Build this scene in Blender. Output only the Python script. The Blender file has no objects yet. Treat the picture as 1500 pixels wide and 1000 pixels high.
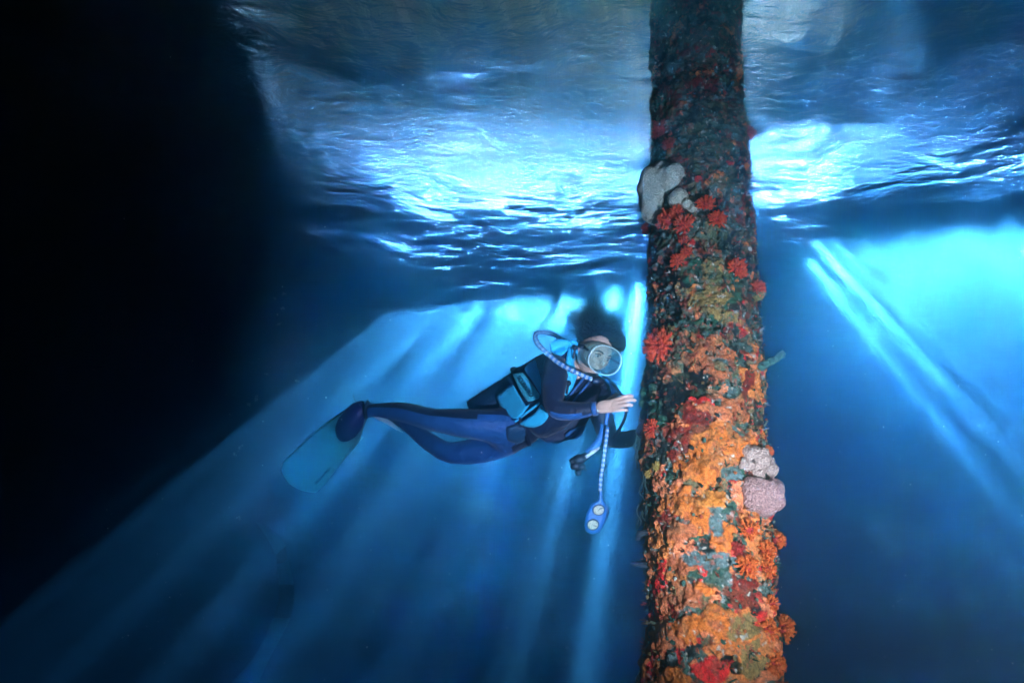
import bpy, bmesh, math, random
import numpy as np
from mathutils import Vector, Matrix, noise

# ------------------------------------------------------------------ camera, sky, sun, exposure
S = bpy.context.scene
COL = S.collection
PITCH = math.radians(23.0)
F = 926.0                                   # focal length in pixels of a 1500 x 1000 frame
cam = bpy.data.objects.new('camera', bpy.data.cameras.new('camera'))
COL.objects.link(cam)
cam.data.sensor_width = 36.0
cam.data.lens = 36.0 * F / 1500.0
cam.data.clip_start = 0.05
cam.data.clip_end = 400.0
cam.rotation_euler = (math.pi / 2 + PITCH, 0, 0)
S.camera = cam
SUN_EL, SUN_AZ = math.radians(43.6), math.radians(18.0)     # azimuth east of +Y
W = bpy.data.worlds.new('World')
S.world = W
W.use_nodes = True
wn = W.node_tree.nodes
sky = wn.new('ShaderNodeTexSky')
sky.sky_type = 'NISHITA'
sky.sun_disc = False
sky.sun_elevation = SUN_EL
sky.sun_rotation = SUN_AZ
sky.dust_density = 8.0
sky.air_density = 0.35
sky.ozone_density = 0.6
wn['Background'].inputs['Strength'].default_value = 0.05
wl = W.node_tree.links
tcw = wn.new('ShaderNodeTexCoord'); mpw = wn.new('ShaderNodeMapping'); mpw.inputs['Scale'].default_value = (2.5, 2.5, 7)
cl = wn.new('ShaderNodeTexNoise'); cl.inputs['Scale'].default_value = 1.6; cl.inputs['Detail'].default_value = 6
wl.new(tcw.outputs['Generated'], mpw.inputs[0]); wl.new(mpw.outputs[0], cl.inputs['Vector'])
cr0 = wn.new('ShaderNodeValToRGB'); cr0.color_ramp.elements[0].position = .48; cr0.color_ramp.elements[1].position = .56
wl.new(cl.outputs['Fac'], cr0.inputs['Fac'])
cmx = wn.new('ShaderNodeMixRGB'); cmx.inputs[2].default_value = (8, 8, 7.7, 1)      # bright clouds added to whiten the glints on the surface
wl.new(cr0.outputs[0], cmx.inputs[0]); wl.new(sky.outputs[0], cmx.inputs[1]); wl.new(cmx.outputs[0], wn['Background'].inputs['Color'])
SUN_DIR = Vector((math.cos(SUN_EL) * math.sin(SUN_AZ), math.cos(SUN_EL) * math.cos(SUN_AZ), math.sin(SUN_EL)))
sun = bpy.data.objects.new('sun', bpy.data.lights.new('sun', 'SUN'))
COL.objects.link(sun)
sun.data.energy = 5.0
sun.data.angle = math.radians(0.5)
sun.data.color = (1.0, 0.82, 0.66)
sun.rotation_euler = (-SUN_DIR).to_track_quat('-Z', 'Y').to_euler()
sun.location = (0, 0, 20)
S.view_settings.view_transform = 'Standard'
S.view_settings.look = 'None'
S.view_settings.gamma = 1.0
S.view_settings.exposure = 12.1
c = S.cycles
c.max_bounces = 8
c.diffuse_bounces = 2
c.glossy_bounces = 4
c.transmission_bounces = 6
c.transparent_max_bounces = 16
c.volume_bounces = 1
c.use_denoising = True
c.use_adaptive_sampling = False
c.light_sampling_threshold = 0.0
c.sample_clamp_indirect = 6.0
c.caustics_reflective = False
c.caustics_refractive = True

# ------------------------------------------------------------------ helpers
CR = Vector((1, 0, 0)); CF = Vector((0, math.cos(PITCH), math.sin(PITCH))); CU = Vector((0, -math.sin(PITCH), math.cos(PITCH)))
def ray(px, py):
    return CR * ((px - 750) / F) + CF + CU * ((500 - py) / F)
def P(px, py, d):
    return ray(px, py) * d
ZS = 3.4                                    # the water surface above the camera
def on_z(px, py, z=ZS):
    r = ray(px, py)
    return r * (z / r.z)

def nodes(name):
    m = bpy.data.materials.new(name)
    m.use_nodes = True
    nt = m.node_tree
    return m, nt, nt.nodes, nt.links
def link(name, me, mat=None, parent=None, **props):
    o = bpy.data.objects.new(name, me)
    COL.objects.link(o)
    if mat is not None and me is not None:
        for q in (mat if isinstance(mat, (list, tuple)) else [mat]):
            me.materials.append(q)
    if parent is not None:
        o.parent = parent
    for k, v in props.items():
        o[k] = v
    return o
def mesh_np(name, verts, faces, smooth=True):
    me = bpy.data.meshes.new(name)
    verts = np.asarray(verts, dtype=np.float32)
    faces = np.asarray(faces, dtype=np.int32)
    me.vertices.add(len(verts)); me.vertices.foreach_set('co', verts.ravel())
    n, k = faces.shape
    me.loops.add(n * k); me.loops.foreach_set('vertex_index', faces.ravel())
    me.polygons.add(n); me.polygons.foreach_set('loop_start', np.arange(n, dtype=np.int32) * k)
    me.polygons.foreach_set('use_smooth', np.full(n, smooth))
    me.update(calc_edges=True)
    return me
def grid_faces(nu, nv, wrap=False):
    i = np.arange(nu if wrap else nu - 1)[:, None]; j = np.arange(nv - 1)[None, :]
    i2 = (i + 1) % nu
    return np.stack([(i * nv + j), (i2 * nv + j), (i2 * nv + j + 1), (i * nv + j + 1)], -1).reshape(-1, 4)

# ------------------------------------------------------------------ haze: the body of the water
def build_haze():
    bm = bmesh.new()
    bmesh.ops.create_cube(bm, size=1)
    for v in bm.verts:
        v.co = Vector((v.co.x * 160, v.co.y * 160, (-21.0 if v.co.z < 0 else ZS + 0.35)))
    me = bpy.data.meshes.new('haze'); bm.to_mesh(me)
    m, nt, N, L = nodes('haze')
    for n in list(N):
        if n.type == 'BSDF_PRINCIPLED': N.remove(n)
    v = N.new('ShaderNodeVolumePrincipled')
    D = 0.56
    ss = np.array([0.016, 0.047, 0.052]); st = np.array([0.56, 0.42, 0.30])
    col = ss / D
    a = np.clip(1 - (st - ss) / (D * (1 - col)), 0, 1) ** 2
    v.inputs['Color'].default_value = (*col, 1)
    v.inputs['Absorption Color'].default_value = (*a, 1)
    v.inputs['Density'].default_value = D
    v.inputs['Anisotropy'].default_value = 0.88
    L.new(v.outputs[0], N['Material Output'].inputs['Volume'])
    link('haze', me, m, kind='stuff')
build_haze()

# ------------------------------------------------------------------ water surface
def build_water():
    x0, x1, y0, y1, st = -9.0, 11.0, -1.0, 15.0, 0.05
    xs = np.arange(x0, x1 + st / 2, st); ys = np.arange(y0, y1 + st / 2, st)
    xs = np.concatenate([[-85, -50, -30, -18, -12], xs, [14, 20, 32, 50, 85]])
    ys = np.concatenate([[-85, -50, -30, -15, -6, -3], ys, [18, 24, 34, 50, 85]])
    X, Y = np.meshgrid(xs, ys, indexing='ij')
    rng = np.random.RandomState(4)
    Z = np.zeros_like(X)
    for k in range(60):
        lam = 0.28 * (2.6 / 0.28) ** rng.rand()
        th = math.radians(98) + rng.randn() * 0.75
        kk = 2 * math.pi / lam
        amp = 0.0046 * lam ** 0.95
        wx = X + 0.12 * np.sin(Y * 1.3 + k); wy = Y + 0.12 * np.sin(X * 1.1 + k * 2)
        Z += amp * np.sin(kk * (wx * math.cos(th) + wy * math.sin(th)) + rng.rand() * 6.28)
    d = np.maximum(np.abs(X) - 10, 0) + np.maximum(np.abs(Y - 7) - 8, 0)
    Z *= np.exp(-d * 0.6) * (0.34 + 1.15 * np.clip((4.9 - Y) / 1.3, 0, 1))      # choppy round the piling, calmer beyond
    V = np.stack([X, Y, Z + ZS], -1).reshape(-1, 3)
    me = mesh_np('water', V, grid_faces(len(xs), len(ys)))
    m, nt, N, L = nodes('water')
    N.remove(N['Principled BSDF'])
    tc = N.new('ShaderNodeNewGeometry')
    mp = N.new('ShaderNodeMapping'); mp.inputs['Scale'].default_value = (2.2, 4.4, 1)
    L.new(tc.outputs['Position'], mp.inputs['Vector'])
    n1 = N.new('ShaderNodeTexNoise'); n1.inputs['Scale'].default_value = 1.9; n1.inputs['Detail'].default_value = 5; n1.inputs['Roughness'].default_value = 0.55
    n1.inputs['Distortion'].default_value = 0.6
    L.new(mp.outputs[0], n1.inputs['Vector'])
    b = N.new('ShaderNodeBump'); b.inputs['Strength'].default_value = 1.0; b.inputs['Distance'].default_value = 0.045
    L.new(n1.outputs['Fac'], b.inputs['Height'])
    sy_ = N.new('ShaderNodeSeparateXYZ'); L.new(tc.outputs['Position'], sy_.inputs[0])
    cal = N.new('ShaderNodeMapRange'); cal.inputs['From Min'].default_value = 3.7; cal.inputs['From Max'].default_value = 4.9; cal.inputs['To Min'].default_value = .10; cal.inputs['To Max'].default_value = .02
    L.new(sy_.outputs['Y'], cal.inputs['Value']); L.new(cal.outputs[0], b.inputs['Distance'])
    fr = N.new('ShaderNodeFresnel'); fr.inputs['IOR'].default_value = 1.333
    L.new(b.outputs[0], fr.inputs['Normal'])
    gl = N.new('ShaderNodeBsdfGlossy'); gl.inputs['Roughness'].default_value = 0.0; L.new(b.outputs[0], gl.inputs['Normal'])
    rf = N.new('ShaderNodeBsdfRefraction'); rf.inputs['IOR'].default_value = 1.333; rf.inputs['Roughness'].default_value = 0.0; L.new(b.outputs[0], rf.inputs['Normal'])
    tr = N.new('ShaderNodeBsdfTransparent')
    # streaks put into the transparency colour to carve the sunlight into shafts
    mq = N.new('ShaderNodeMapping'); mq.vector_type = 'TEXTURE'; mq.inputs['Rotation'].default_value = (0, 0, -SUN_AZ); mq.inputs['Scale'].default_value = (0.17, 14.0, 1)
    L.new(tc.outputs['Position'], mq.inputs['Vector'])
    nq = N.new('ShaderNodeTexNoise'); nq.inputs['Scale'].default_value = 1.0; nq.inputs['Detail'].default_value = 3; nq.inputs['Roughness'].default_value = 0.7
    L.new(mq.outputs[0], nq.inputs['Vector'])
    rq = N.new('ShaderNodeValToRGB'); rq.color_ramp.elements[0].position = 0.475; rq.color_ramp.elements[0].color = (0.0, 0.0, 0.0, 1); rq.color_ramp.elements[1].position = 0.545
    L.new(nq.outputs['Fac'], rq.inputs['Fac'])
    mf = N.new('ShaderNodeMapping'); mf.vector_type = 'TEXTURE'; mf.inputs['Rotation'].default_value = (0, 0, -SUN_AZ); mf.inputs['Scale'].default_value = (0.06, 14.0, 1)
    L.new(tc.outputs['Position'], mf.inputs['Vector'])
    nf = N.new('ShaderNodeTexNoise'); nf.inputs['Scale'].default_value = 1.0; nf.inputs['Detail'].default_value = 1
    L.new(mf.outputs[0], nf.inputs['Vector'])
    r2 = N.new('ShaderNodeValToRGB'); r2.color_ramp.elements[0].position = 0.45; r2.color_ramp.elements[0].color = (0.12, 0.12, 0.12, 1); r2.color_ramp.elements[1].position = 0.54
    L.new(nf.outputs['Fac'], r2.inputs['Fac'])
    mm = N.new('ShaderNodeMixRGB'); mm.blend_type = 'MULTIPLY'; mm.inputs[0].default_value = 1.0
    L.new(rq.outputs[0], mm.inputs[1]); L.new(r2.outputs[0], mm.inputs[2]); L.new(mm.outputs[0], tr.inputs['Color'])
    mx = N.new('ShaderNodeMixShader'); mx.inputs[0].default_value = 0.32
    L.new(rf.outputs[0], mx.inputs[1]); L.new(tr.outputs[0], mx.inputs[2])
    m2 = N.new('ShaderNodeMixShader')
    L.new(fr.outputs[0], m2.inputs[0]); L.new(mx.outputs[0], m2.inputs[1]); L.new(gl.outputs[0], m2.inputs[2])
    L.new(m2.outputs[0], N['Material Output'].inputs['Surface'])
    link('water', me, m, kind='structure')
build_water()

def simple_old(name, col, rough=0.8, spec=0.3):
    m, nt, N, L = nodes(name)
    b = N['Principled BSDF']
    b.inputs['Base Color'].default_value = (*col, 1); b.inputs['Roughness'].default_value = rough
    b.inputs['Specular IOR Level'].default_value = spec
    return m

def simple(name, col, rough=0.8, spec=0.3, noise_amt=0.0, nscale=20.0, bump=0.0):
    m, nt, N, L = nodes(name)
    b = N['Principled BSDF']
    b.inputs['Base Color'].default_value = (*col, 1); b.inputs['Roughness'].default_value = rough
    b.inputs['Specular IOR Level'].default_value = spec
    if noise_amt or bump:
        g = N.new('ShaderNodeNewGeometry')
        n = N.new('ShaderNodeTexNoise'); n.inputs['Scale'].default_value = nscale; n.inputs['Detail'].default_value = 6
        L.new(g.outputs['Position'], n.inputs['Vector'])
        if noise_amt:
            r = N.new('ShaderNodeValToRGB')
            r.color_ramp.elements[0].position = 0.3; r.color_ramp.elements[1].position = 0.7
            r.color_ramp.elements[0].color = (*[c * (1 - noise_amt) for c in col], 1)
            r.color_ramp.elements[1].color = (*[min(1, c * (1 + noise_amt)) for c in col], 1)
            L.new(n.outputs['Fac'], r.inputs['Fac']); L.new(r.outputs[0], b.inputs['Base Color'])
        if bump:
            q = N.new('ShaderNodeBump'); q.inputs['Distance'].default_value = bump
            L.new(n.outputs['Fac'], q.inputs['Height']); L.new(q.outputs[0], b.inputs['Normal'])
    return m

# ---- vectorised noise
def _hash(i, j, k, s):
    h = (i * 374761393 + j * 668265263 + k * 2147483647 + s * 974634777) & 0xffffffff
    h = ((h ^ (h >> 13)) * 1274126177) & 0xffffffff
    h = ((h ^ (h >> 15)) * 2246822519) & 0xffffffff
    return ((h ^ (h >> 16)) & 0xffffff) / float(0xffffff)
def vnoise(p, s=0):
    f = np.floor(p).astype(np.int64); t = p - f; t = t * t * (3 - 2 * t)
    out = 0
    for a in (0, 1):
        for b in (0, 1):
            for c_ in (0, 1):
                w = (t[:, 0] if a else 1 - t[:, 0]) * (t[:, 1] if b else 1 - t[:, 1]) * (t[:, 2] if c_ else 1 - t[:, 2])
                out = out + w * _hash(f[:, 0] + a, f[:, 1] + b, f[:, 2] + c_, s)
    return out
def fbm(p, octs=4, s=0, gain=0.5):
    v = 0; a = 1; tot = 0
    for o in range(octs):
        v = v + a * vnoise(p * (2.03 ** o) + 17.3 * o, s + o); tot += a; a *= gain
    return v / tot
def worley(p, s=0):
    f = np.floor(p).astype(np.int64); best = np.full(len(p), 9.0); cid = np.zeros(len(p))
    for a in (-1, 0, 1):
        for b in (-1, 0, 1):
            for c_ in (-1, 0, 1):
                i, j, k = f[:, 0] + a, f[:, 1] + b, f[:, 2] + c_
                q = np.stack([i + _hash(i, j, k, s), j + _hash(i, j, k, s + 1), k + _hash(i, j, k, s + 2)], -1)
                d = np.sqrt(((p - q) ** 2).sum(1)); m = d < best
                best = np.where(m, d, best); cid = np.where(m, _hash(i, j, k, s + 3), cid)
    return best, cid
def smooth(a, b, x):
    t = np.clip((x - a) / (b - a), 0, 1); return t * t * (3 - 2 * t)

# ------------------------------------------------------------------ pier deck
HD = 2.3
OFF = SUN_DIR * (HD / SUN_DIR.z)
def prism(name, pts, z0, z1):
    bm = bmesh.new()
    a = [bm.verts.new((x, y, z0)) for x, y in pts]; b = [bm.verts.new((x, y, z1)) for x, y in pts]
    bm.faces.new(a[::-1]); bm.faces.new(b)
    n = len(pts)
    for i in range(n):
        bm.faces.new((a[i], a[(i + 1) % n], b[(i + 1) % n], b[i]))
    bmesh.ops.recalc_face_normals(bm, faces=bm.faces)
    me = bpy.data.meshes.new(name); bm.to_mesh(me); bm.free()
    return me
GAPL, GAPR = 0.8, 0.95
AZ = Vector((math.sin(SUN_AZ), math.cos(SUN_AZ)))
HR = 0.8
def lit(px, py, h=None):
    q = on_z(px, py) + SUN_DIR * ((h or HD) / SUN_DIR.z)
    return (q.x, q.y)
def build_pier():
    conc = simple('concrete', (0.36, 0.29, 0.21), 0.9, noise_amt=0.9, nscale=1.6, bump=0.02)
    root = link('pier', None, category='pier', label='pale concrete pier deck overhead, seen dimly through the rippled surface', )
    e = [lit(395, 482), lit(700, 440), lit(945, 410)]
    r = [lit(1122, 437), lit(1162, 430), lit(1182, 350), lit(1500, 318)]
    link('deck_slab', prism('deck_slab', e + [(r[0][0] - .02, e[2][1]), (r[0][0] - .02, 6.0), (r[0][0] - .02, -14), (-16, -14), (-16, 9.2)], ZS + HD, ZS + HD + 0.3), conc, root)
    low = [lit(px, py, HR) for px, py in ((1122, 437), (1162, 430), (1182, 350), (1500, 318))]
    link('lower_deck_slab', prism('lower_deck_slab', [(low[0][0] - .5, low[0][1])] + low + [(16, 5.0), (16, -14), (low[0][0] - .5, -14)], ZS + HR, ZS + HR + 0.3), conc, root)  # this side set lower to narrow the sky seen through the surface
    link('leak_blocker', prism('leak_blocker', [(low[0][0] - .5, -14), (low[0][0] - .5, low[0][1] - .05), (low[0][0] - .65, low[0][1] - .05), (low[0][0] - .65, -14)], ZS + HR + .003, ZS + HD - .003), conc, root)  # added wall that stops sky light leaking between the two deck levels
    dark = simple('cover_dark', (.05, .05, .045), .9, noise_amt=.3, nscale=4)
    link('dark_cover_slab', prism('dark_cover_slab', [(-1.75, -3), (-1.95, 4.1), (-2.4, 6.0), (-3.2, 7.2), (-14, 6.4), (-14, -3)], ZS + .22, ZS + .45), dark, root)  # unseen dark slab added to keep the upper left surface black
    q1, q2 = e[2], r[0]
    link('walkway_slab', prism('walkway_slab', [(q1[0], q1[1] + .003), (q1[0] + AZ.x * 30, q1[1] + AZ.y * 30), (q2[0] + AZ.x * 30, q2[1] + AZ.y * 30), (q2[0] - .02, q2[1] + .003)], ZS + HD + 0.003, ZS + HD + 0.28), conc, root)
    for y in (0.2, 2.0, 3.9):
        link('beam', prism('beam', [(-12, y), (2.6, y), (2.6, y + .3), (-12, y + .3)], ZS + HD - 0.28, ZS + HD - .003), conc, root)
    far = link('shade_roof', None, category='roof', label='unseen flat roof on posts, added to shade the water beyond the bright gap')  # added out of view so its shadow narrows the band of lit water
    H2 = 10.0; o2 = SUN_DIR * ((H2 - HD) / SUN_DIR.z)
    f = [(x + o2.x, y + o2.y) for x, y in e + r]
    g1, g2 = GAPL, GAPR
    link('shade_slab', prism('shade_slab', [(-24, f[0][1] - 2.5), (f[0][0] - 1.2, f[0][1] - .35), (f[0][0], f[0][1] + .02), (f[1][0], f[1][1] + g1 * .8), (f[2][0] + .2, f[2][1] + g1), (f[6][0] - 1.2, f[6][1] + g2), (f[6][0], f[6][1] + g2), (30, f[6][1] + g2 - 2), (30, 70), (-24, 70)], ZS + H2, ZS + H2 + .3), conc, far)
    for x, y in ((-8, 17), (-2, 17), (8, 17), (14, 16)):
        link('post', prism('post', [(x, y), (x + .3, y), (x + .3, y + .3), (x, y + .3)], -12, ZS + H2 - .002), conc, far)
build_pier()

# ------------------------------------------------------------------ quay wall on the left, sea bed
def build_wall():
    path = [Vector((-30, 5.5)), Vector((-12, 6.6)), Vector((-6, 7.05)), Vector((-3.75, 7.2)), Vector((-3.3, 7.3)), Vector((-3.1, 7.6)), Vector((-3.1, 8.2)), Vector((-3.3, 9.5))]
    pts = []
    for a, b in zip(path, path[1:]):
        n = max(2, int((b - a).length / 0.06)) if a.x > -6.1 else 8
        pts += [a.lerp(b, i / n) for i in range(n)]
    pts.append(path[-1])
    pts = np.array([(p.x, p.y) for p in pts])
    t = np.gradient(pts, axis=0); t /= np.linalg.norm(t, axis=1)[:, None] + 1e-9
    nrm = np.stack([t[:, 1], -t[:, 0]], -1)
    zs = np.concatenate([np.arange(-14, -4, .5), np.arange(-4, ZS + 0.9, 0.06), [ZS + 0.9]])
    U, Z = np.meshgrid(np.arange(len(pts)), zs, indexing='ij')
    X = pts[U, 0]; Y = pts[U, 1]; p = np.stack([X, Y, Z], -1).reshape(-1, 3)
    d = (fbm(p * 1.1, 5, 3) - 0.5) * 0.7 + (0.5 - worley(p * 3.5, 9)[0]) * 0.14
    d = d * np.where(p[:, 0] < -6.5, .3, 1)
    V = p.copy(); nn = nrm[U.ravel()]
    V[:, 0] += nn[:, 0] * d; V[:, 1] += nn[:, 1] * d
    me = mesh_np('quay_wall', V, grid_faces(len(pts), len(zs)))
    w = link('quay_wall', None, category='quay wall', label='black encrusted quay wall filling the left side')
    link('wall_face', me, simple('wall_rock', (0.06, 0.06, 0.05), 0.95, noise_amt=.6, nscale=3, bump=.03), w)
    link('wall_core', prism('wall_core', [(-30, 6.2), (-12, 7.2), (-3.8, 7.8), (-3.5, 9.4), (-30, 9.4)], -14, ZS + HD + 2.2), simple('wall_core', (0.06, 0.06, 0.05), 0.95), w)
build_wall()
link('seabed', prism('seabed', [(-79, -79), (79, -79), (79, 79), (-79, 79)], -20, -19.5), simple('sand', (0.1, 0.1, 0.08), noise_amt=.3, nscale=1), kind='structure')

# ------------------------------------------------------------------ encrusted piling
PA = Vector((0.783, 2.72, 0.0)); PD = Vector((0.096, 0.0, 1.0))
PR = 0.232
def pile_hit(px, py, rad=0.262):
    """world point and outward normal where a ray meets the piling (or its limb)"""
    r = ray(px, py)
    best = None
    for k in range(1600):
        t = 1.6 + k * 0.0015
        q = r * t; ax = PA + PD * q.z; d = Vector((q.x - ax.x, q.y - ax.y, 0)); L = d.length
        if best is None or L < best[0]: best = (L, q, d)
        if L <= rad: best = (L, q, d); break
    L, q, d = best; n = d.normalized(); ax = PA + PD * q.z
    return Vector((ax.x + n.x * rad, ax.y + n.y * rad, q.z)), n
PATCH = [  # px, py, rx, ry, tilt, kind
 (975,400,14,18,0,'k'),(985,420,10,24,15,'k'),(978,462,20,9,-35,'k'),(1015,545,22,20,0,'k'),(1000,575,34,22,0,'k'),(975,600,16,20,0,'k'),(1040,560,12,12,0,'k'),
 (1055,910,10,16,0,'k'),(972,965,13,15,0,'k'),(1075,975,9,18,-30,'k'),(965,552,9,12,0,'k'),(1088,375,10,22,0,'k'),(1068,440,24,12,0,'g'),(1040,465,22,12,-10,'g'),
 (1030,400,28,18,0,'g'),(1038,616,7,8,0,'g'),(1005,515,12,9,0,'g'),(1078,690,16,14,0,'g'),(1015,790,14,10,0,'g'),(1075,690,14,16,0,'b'),
 (1022,612,22,26,0,'m'),(1010,640,30,12,0,'m'),(1002,665,20,14,0,'m'),(1088,868,22,22,0,'m'),(1066,485,8,10,0,'m'),(1030,120,22,14,0,'m'),(975,150,20,25,0,'m'),(1100,560,7,12,0,'m'),
 (1045,980,27,22,0,'r'),(970,845,8,24,20,'r'),(1027,833,8,12,-20,'r'),(1030,860,6,9,0,'r'),(1080,806,10,14,0,'r'),(1105,902,9,8,0,'r'),(1028,584,13,8,0,'r'),(978,760,12,14,0,'m'),(1000,345,8,8,0,'r'),
 (1062,655,46,26,0,'o'),(1028,690,26,26,0,'o'),(1022,672,34,18,0,'o'),(1040,730,34,14,0,'O'),(1025,765,22,24,-30,'o'),(998,735,22,20,0,'o'),(1060,790,16,30,0,'o'),(1000,780,20,14,0,'s'),
 (1045,905,34,18,0,'o'),(1000,870,24,20,0,'s'),(1075,930,30,16,20,'o'),(975,930,16,26,0,'s'),(1010,920,20,20,0,'o'),(1035,865,14,10,0,'o'),(1000,830,20,14,0,'s'),(1095,965,16,26,0,'t'),(985,990,24,18,0,'o'),
 (1034,508,30,16,10,'s'),(1015,525,30,10,0,'s'),(1050,545,20,8,0,'s'),(1070,520,12,10,0,'s'),(1045,405,16,34,0,'t'),(1040,440,30,12,0,'t'),(1058,462,26,9,15,'t'),(1080,600,26,20,0,'s'),(978,545,10,12,0,'s'),
 (1022,530,26,8,0,'s'),(1088,915,22,18,0,'t'),(980,485,14,8,0,'t'),(1000,425,14,9,0,'t'),(1050,770,10,14,0,'b'),(1040,820,40,12,0,'b'),(960,600,10,40,0,'g'),(1045,600,30,8,20,'s'),
]
PCOL = {'k': (.004, .008, .012), 'g': (.03, .11, .07), 'm': (.22, .02, .015), 'r': (.75, .03, .03), 'o': (.66, .18, .035), 'O': (.72, .25, .045), 's': (.50, .15, .06), 't': (.30, .20, .07), 'b': (.12, .19, .19)}
PHGT = {'k': -.012, 'g': .004, 'm': .004, 'r': .006, 'o': .009, 'O': .012, 's': .007, 't': .006, 'b': .0}
def build_pile():
    nt_ = 440
    zs = np.concatenate([np.arange(-14, -1.2, 0.12), np.arange(-1.2, 3.5, 0.004), np.arange(3.5, ZS + HD - .003, .03)])
    th = np.linspace(0, 2 * np.pi, nt_, endpoint=False)
    T, Z = np.meshgrid(th, zs, indexing='ij'); T = T.ravel(); Z = Z.ravel()
    nx, ny = np.cos(T), np.sin(T)
    ax = PA.x + PD.x * Z; ay = PA.y + 0 * Z
    p = np.stack([ax + nx * .25, ay + ny * .25, Z], -1)
    big = fbm(p * 4.0, 4, 11) - .5
    mid = fbm(p * 14.0, 4, 21) - .5
    fine = fbm(p * 46.0, 3, 31) - .5
    w1, c1 = worley(p * 26, 5)
    w2, c2 = worley(p * 60, 15)
    # base colours: dull green, teal grey, brown crusts
    n1 = fbm(p * 8, 4, 41); n2 = fbm(p * 18, 4, 51); n3 = fbm(p * 30, 3, 61)
    base = np.array([.075, .125, .105]) * np.ones((len(p), 1))
    def mix(c, m):
        base[:] = base * (1 - m[:, None]) + np.array(c) * m[:, None]
    mix((.12, .19, .18), smooth(.52, .6, n2)); mix((.03, .09, .06), smooth(.55, .62, n1) * .8)
    mix((.22, .16, .07), smooth(.56, .62, fbm(p * 13, 4, 71)) * .8)
    mix((.35, .42, .40), smooth(.69, .74, n3)); mix((.20, .04, .025), smooth(.57, .62, fbm(p * 16, 4, 81)))
    mix((.005, .01, .015), smooth(.57, .61, fbm(p * 22, 4, 91)) * .9)
    hgt = np.zeros(len(p))
    # sponges get commoner with depth
    dens = smooth(2.2, 0.2, Z)
    no = fbm(p * np.array([11, 11, 9]), 5, 101)
    mo = smooth(0, .02, no - (.66 - .12 * dens)); mix((.70, .22, .06), mo); hgt += mo * .006
    no = fbm(p * 15, 5, 111)
    mo = smooth(0, .02, no - (.70 - .12 * dens)); mix((.78, .24, .10), mo); hgt += mo * .005
    nr = fbm(p * 20, 4, 121); mo = smooth(0, .02, nr - (.71 - .05 * dens)); mix((.55, .03, .03), mo)
    # individual patches where they sit on the piling
    q = p
    zc = q[:, 1] * CF.y + q[:, 2] * CF.z; yc = q[:, 1] * CU.y + q[:, 2] * CU.z
    front = (nx * (0 - ax) + ny * (0 - ay)) > 0.0
    sx = 750 + F * q[:, 0] / zc; sy = 500 - F * yc / zc
    wx = (fbm(p * 22, 4, 131) - .5) * 34 ; wy = (fbm(p * 22, 4, 141) - .5) * 34
    for (cx, cy, rx, ry, tilt, k) in PATCH:
        a = math.radians(tilt); dx = sx + wx - cx; dy = sy + wy - cy
        u = (dx * math.cos(a) + dy * math.sin(a)) / rx; v = (-dx * math.sin(a) + dy * math.cos(a)) / ry
        m = smooth(1.08, .96, np.sqrt(u * u + v * v)) * front
        col = PCOL[k]; mix(col, m)
        hgt = hgt * (1 - m) + PHGT[k] * m
    # every patch is itself mottled: pits, silt, bare spots and other growth settling on it
    s1 = fbm(p * 70, 3, 151); s2 = fbm(p * 38, 4, 161); s3 = fbm(p * 55, 3, 171)
    s4 = fbm(p * 24, 4, 181); kz = 1 - .75 * dens; mix((.012, .03, .03), smooth(.585, .61, s4) * .9 * kz); mix((.09, .13, .06), smooth(.60, .62, fbm(p * 17, 4, 191)) * .85 * kz); hgt -= smooth(.585, .61, s4) * .008 * kz
    mix((.03, .06, .06), smooth(.62, .67, s1) * .8 * kz); mix((.10, .15, .12), smooth(.60, .64, s2) * .7 * kz); mix((.35, .09, .05), smooth(.64, .68, s3) * .6)
    mix((.5, .5, .42), smooth(.73, .76, s1) * .8)
    top_shade = smooth(1.0, 2.4, Z); base *= (1 - .12 * top_shade)[:, None]  # strobe falloff put into the colour: upper piling darkened
    hgt -= smooth(.60, .66, s1) * .005 + smooth(.58, .63, s2) * .004
    edge = 0.8 + 0.4 * vnoise(p * 120, 7)
    base *= (edge * (0.72 + .45 * n3 + .15 * c1))[:, None]
    disp = big * .06 + mid * .05 + fine * .014 + smooth(.5, .1, w1) * .009 * (c1 > .5) + smooth(.45, .1, w2) * .003 + hgt
    r = PR + .018 + disp
    V = np.stack([ax + nx * r, ay + ny * r, Z], -1)
    me = mesh_np('growth', V, grid_faces(nt_, len(zs), True)[:, ::-1])
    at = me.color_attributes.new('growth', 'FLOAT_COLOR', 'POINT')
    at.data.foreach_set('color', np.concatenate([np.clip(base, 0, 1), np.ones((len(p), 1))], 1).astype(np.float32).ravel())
    m, nt, N, L = nodes('growth')
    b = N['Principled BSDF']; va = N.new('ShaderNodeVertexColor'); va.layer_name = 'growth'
    g = N.new('ShaderNodeNewGeometry'); n = N.new('ShaderNodeTexNoise'); n.inputs['Scale'].default_value = 170; n.inputs['Detail'].default_value = 4
    L.new(g.outputs['Position'], n.inputs['Vector'])
    mx = N.new('ShaderNodeMixRGB'); mx.blend_type = 'MULTIPLY'; mx.inputs[0].default_value = 1
    rp = N.new('ShaderNodeMapRange'); rp.inputs['From Min'].default_value = .3; rp.inputs['From Max'].default_value = .7; rp.inputs['To Min'].default_value = .6; rp.inputs['To Max'].default_value = 1.35
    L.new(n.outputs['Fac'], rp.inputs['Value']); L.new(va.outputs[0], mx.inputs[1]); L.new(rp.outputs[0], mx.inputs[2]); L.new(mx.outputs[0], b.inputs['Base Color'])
    bp = N.new('ShaderNodeBump'); bp.inputs['Distance'].default_value = .004; L.new(n.outputs['Fac'], bp.inputs['Height']); L.new(bp.outputs[0], b.inputs['Normal'])
    b.inputs['Roughness'].default_value = .85; b.inputs['Specular IOR Level'].default_value = .12
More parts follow.
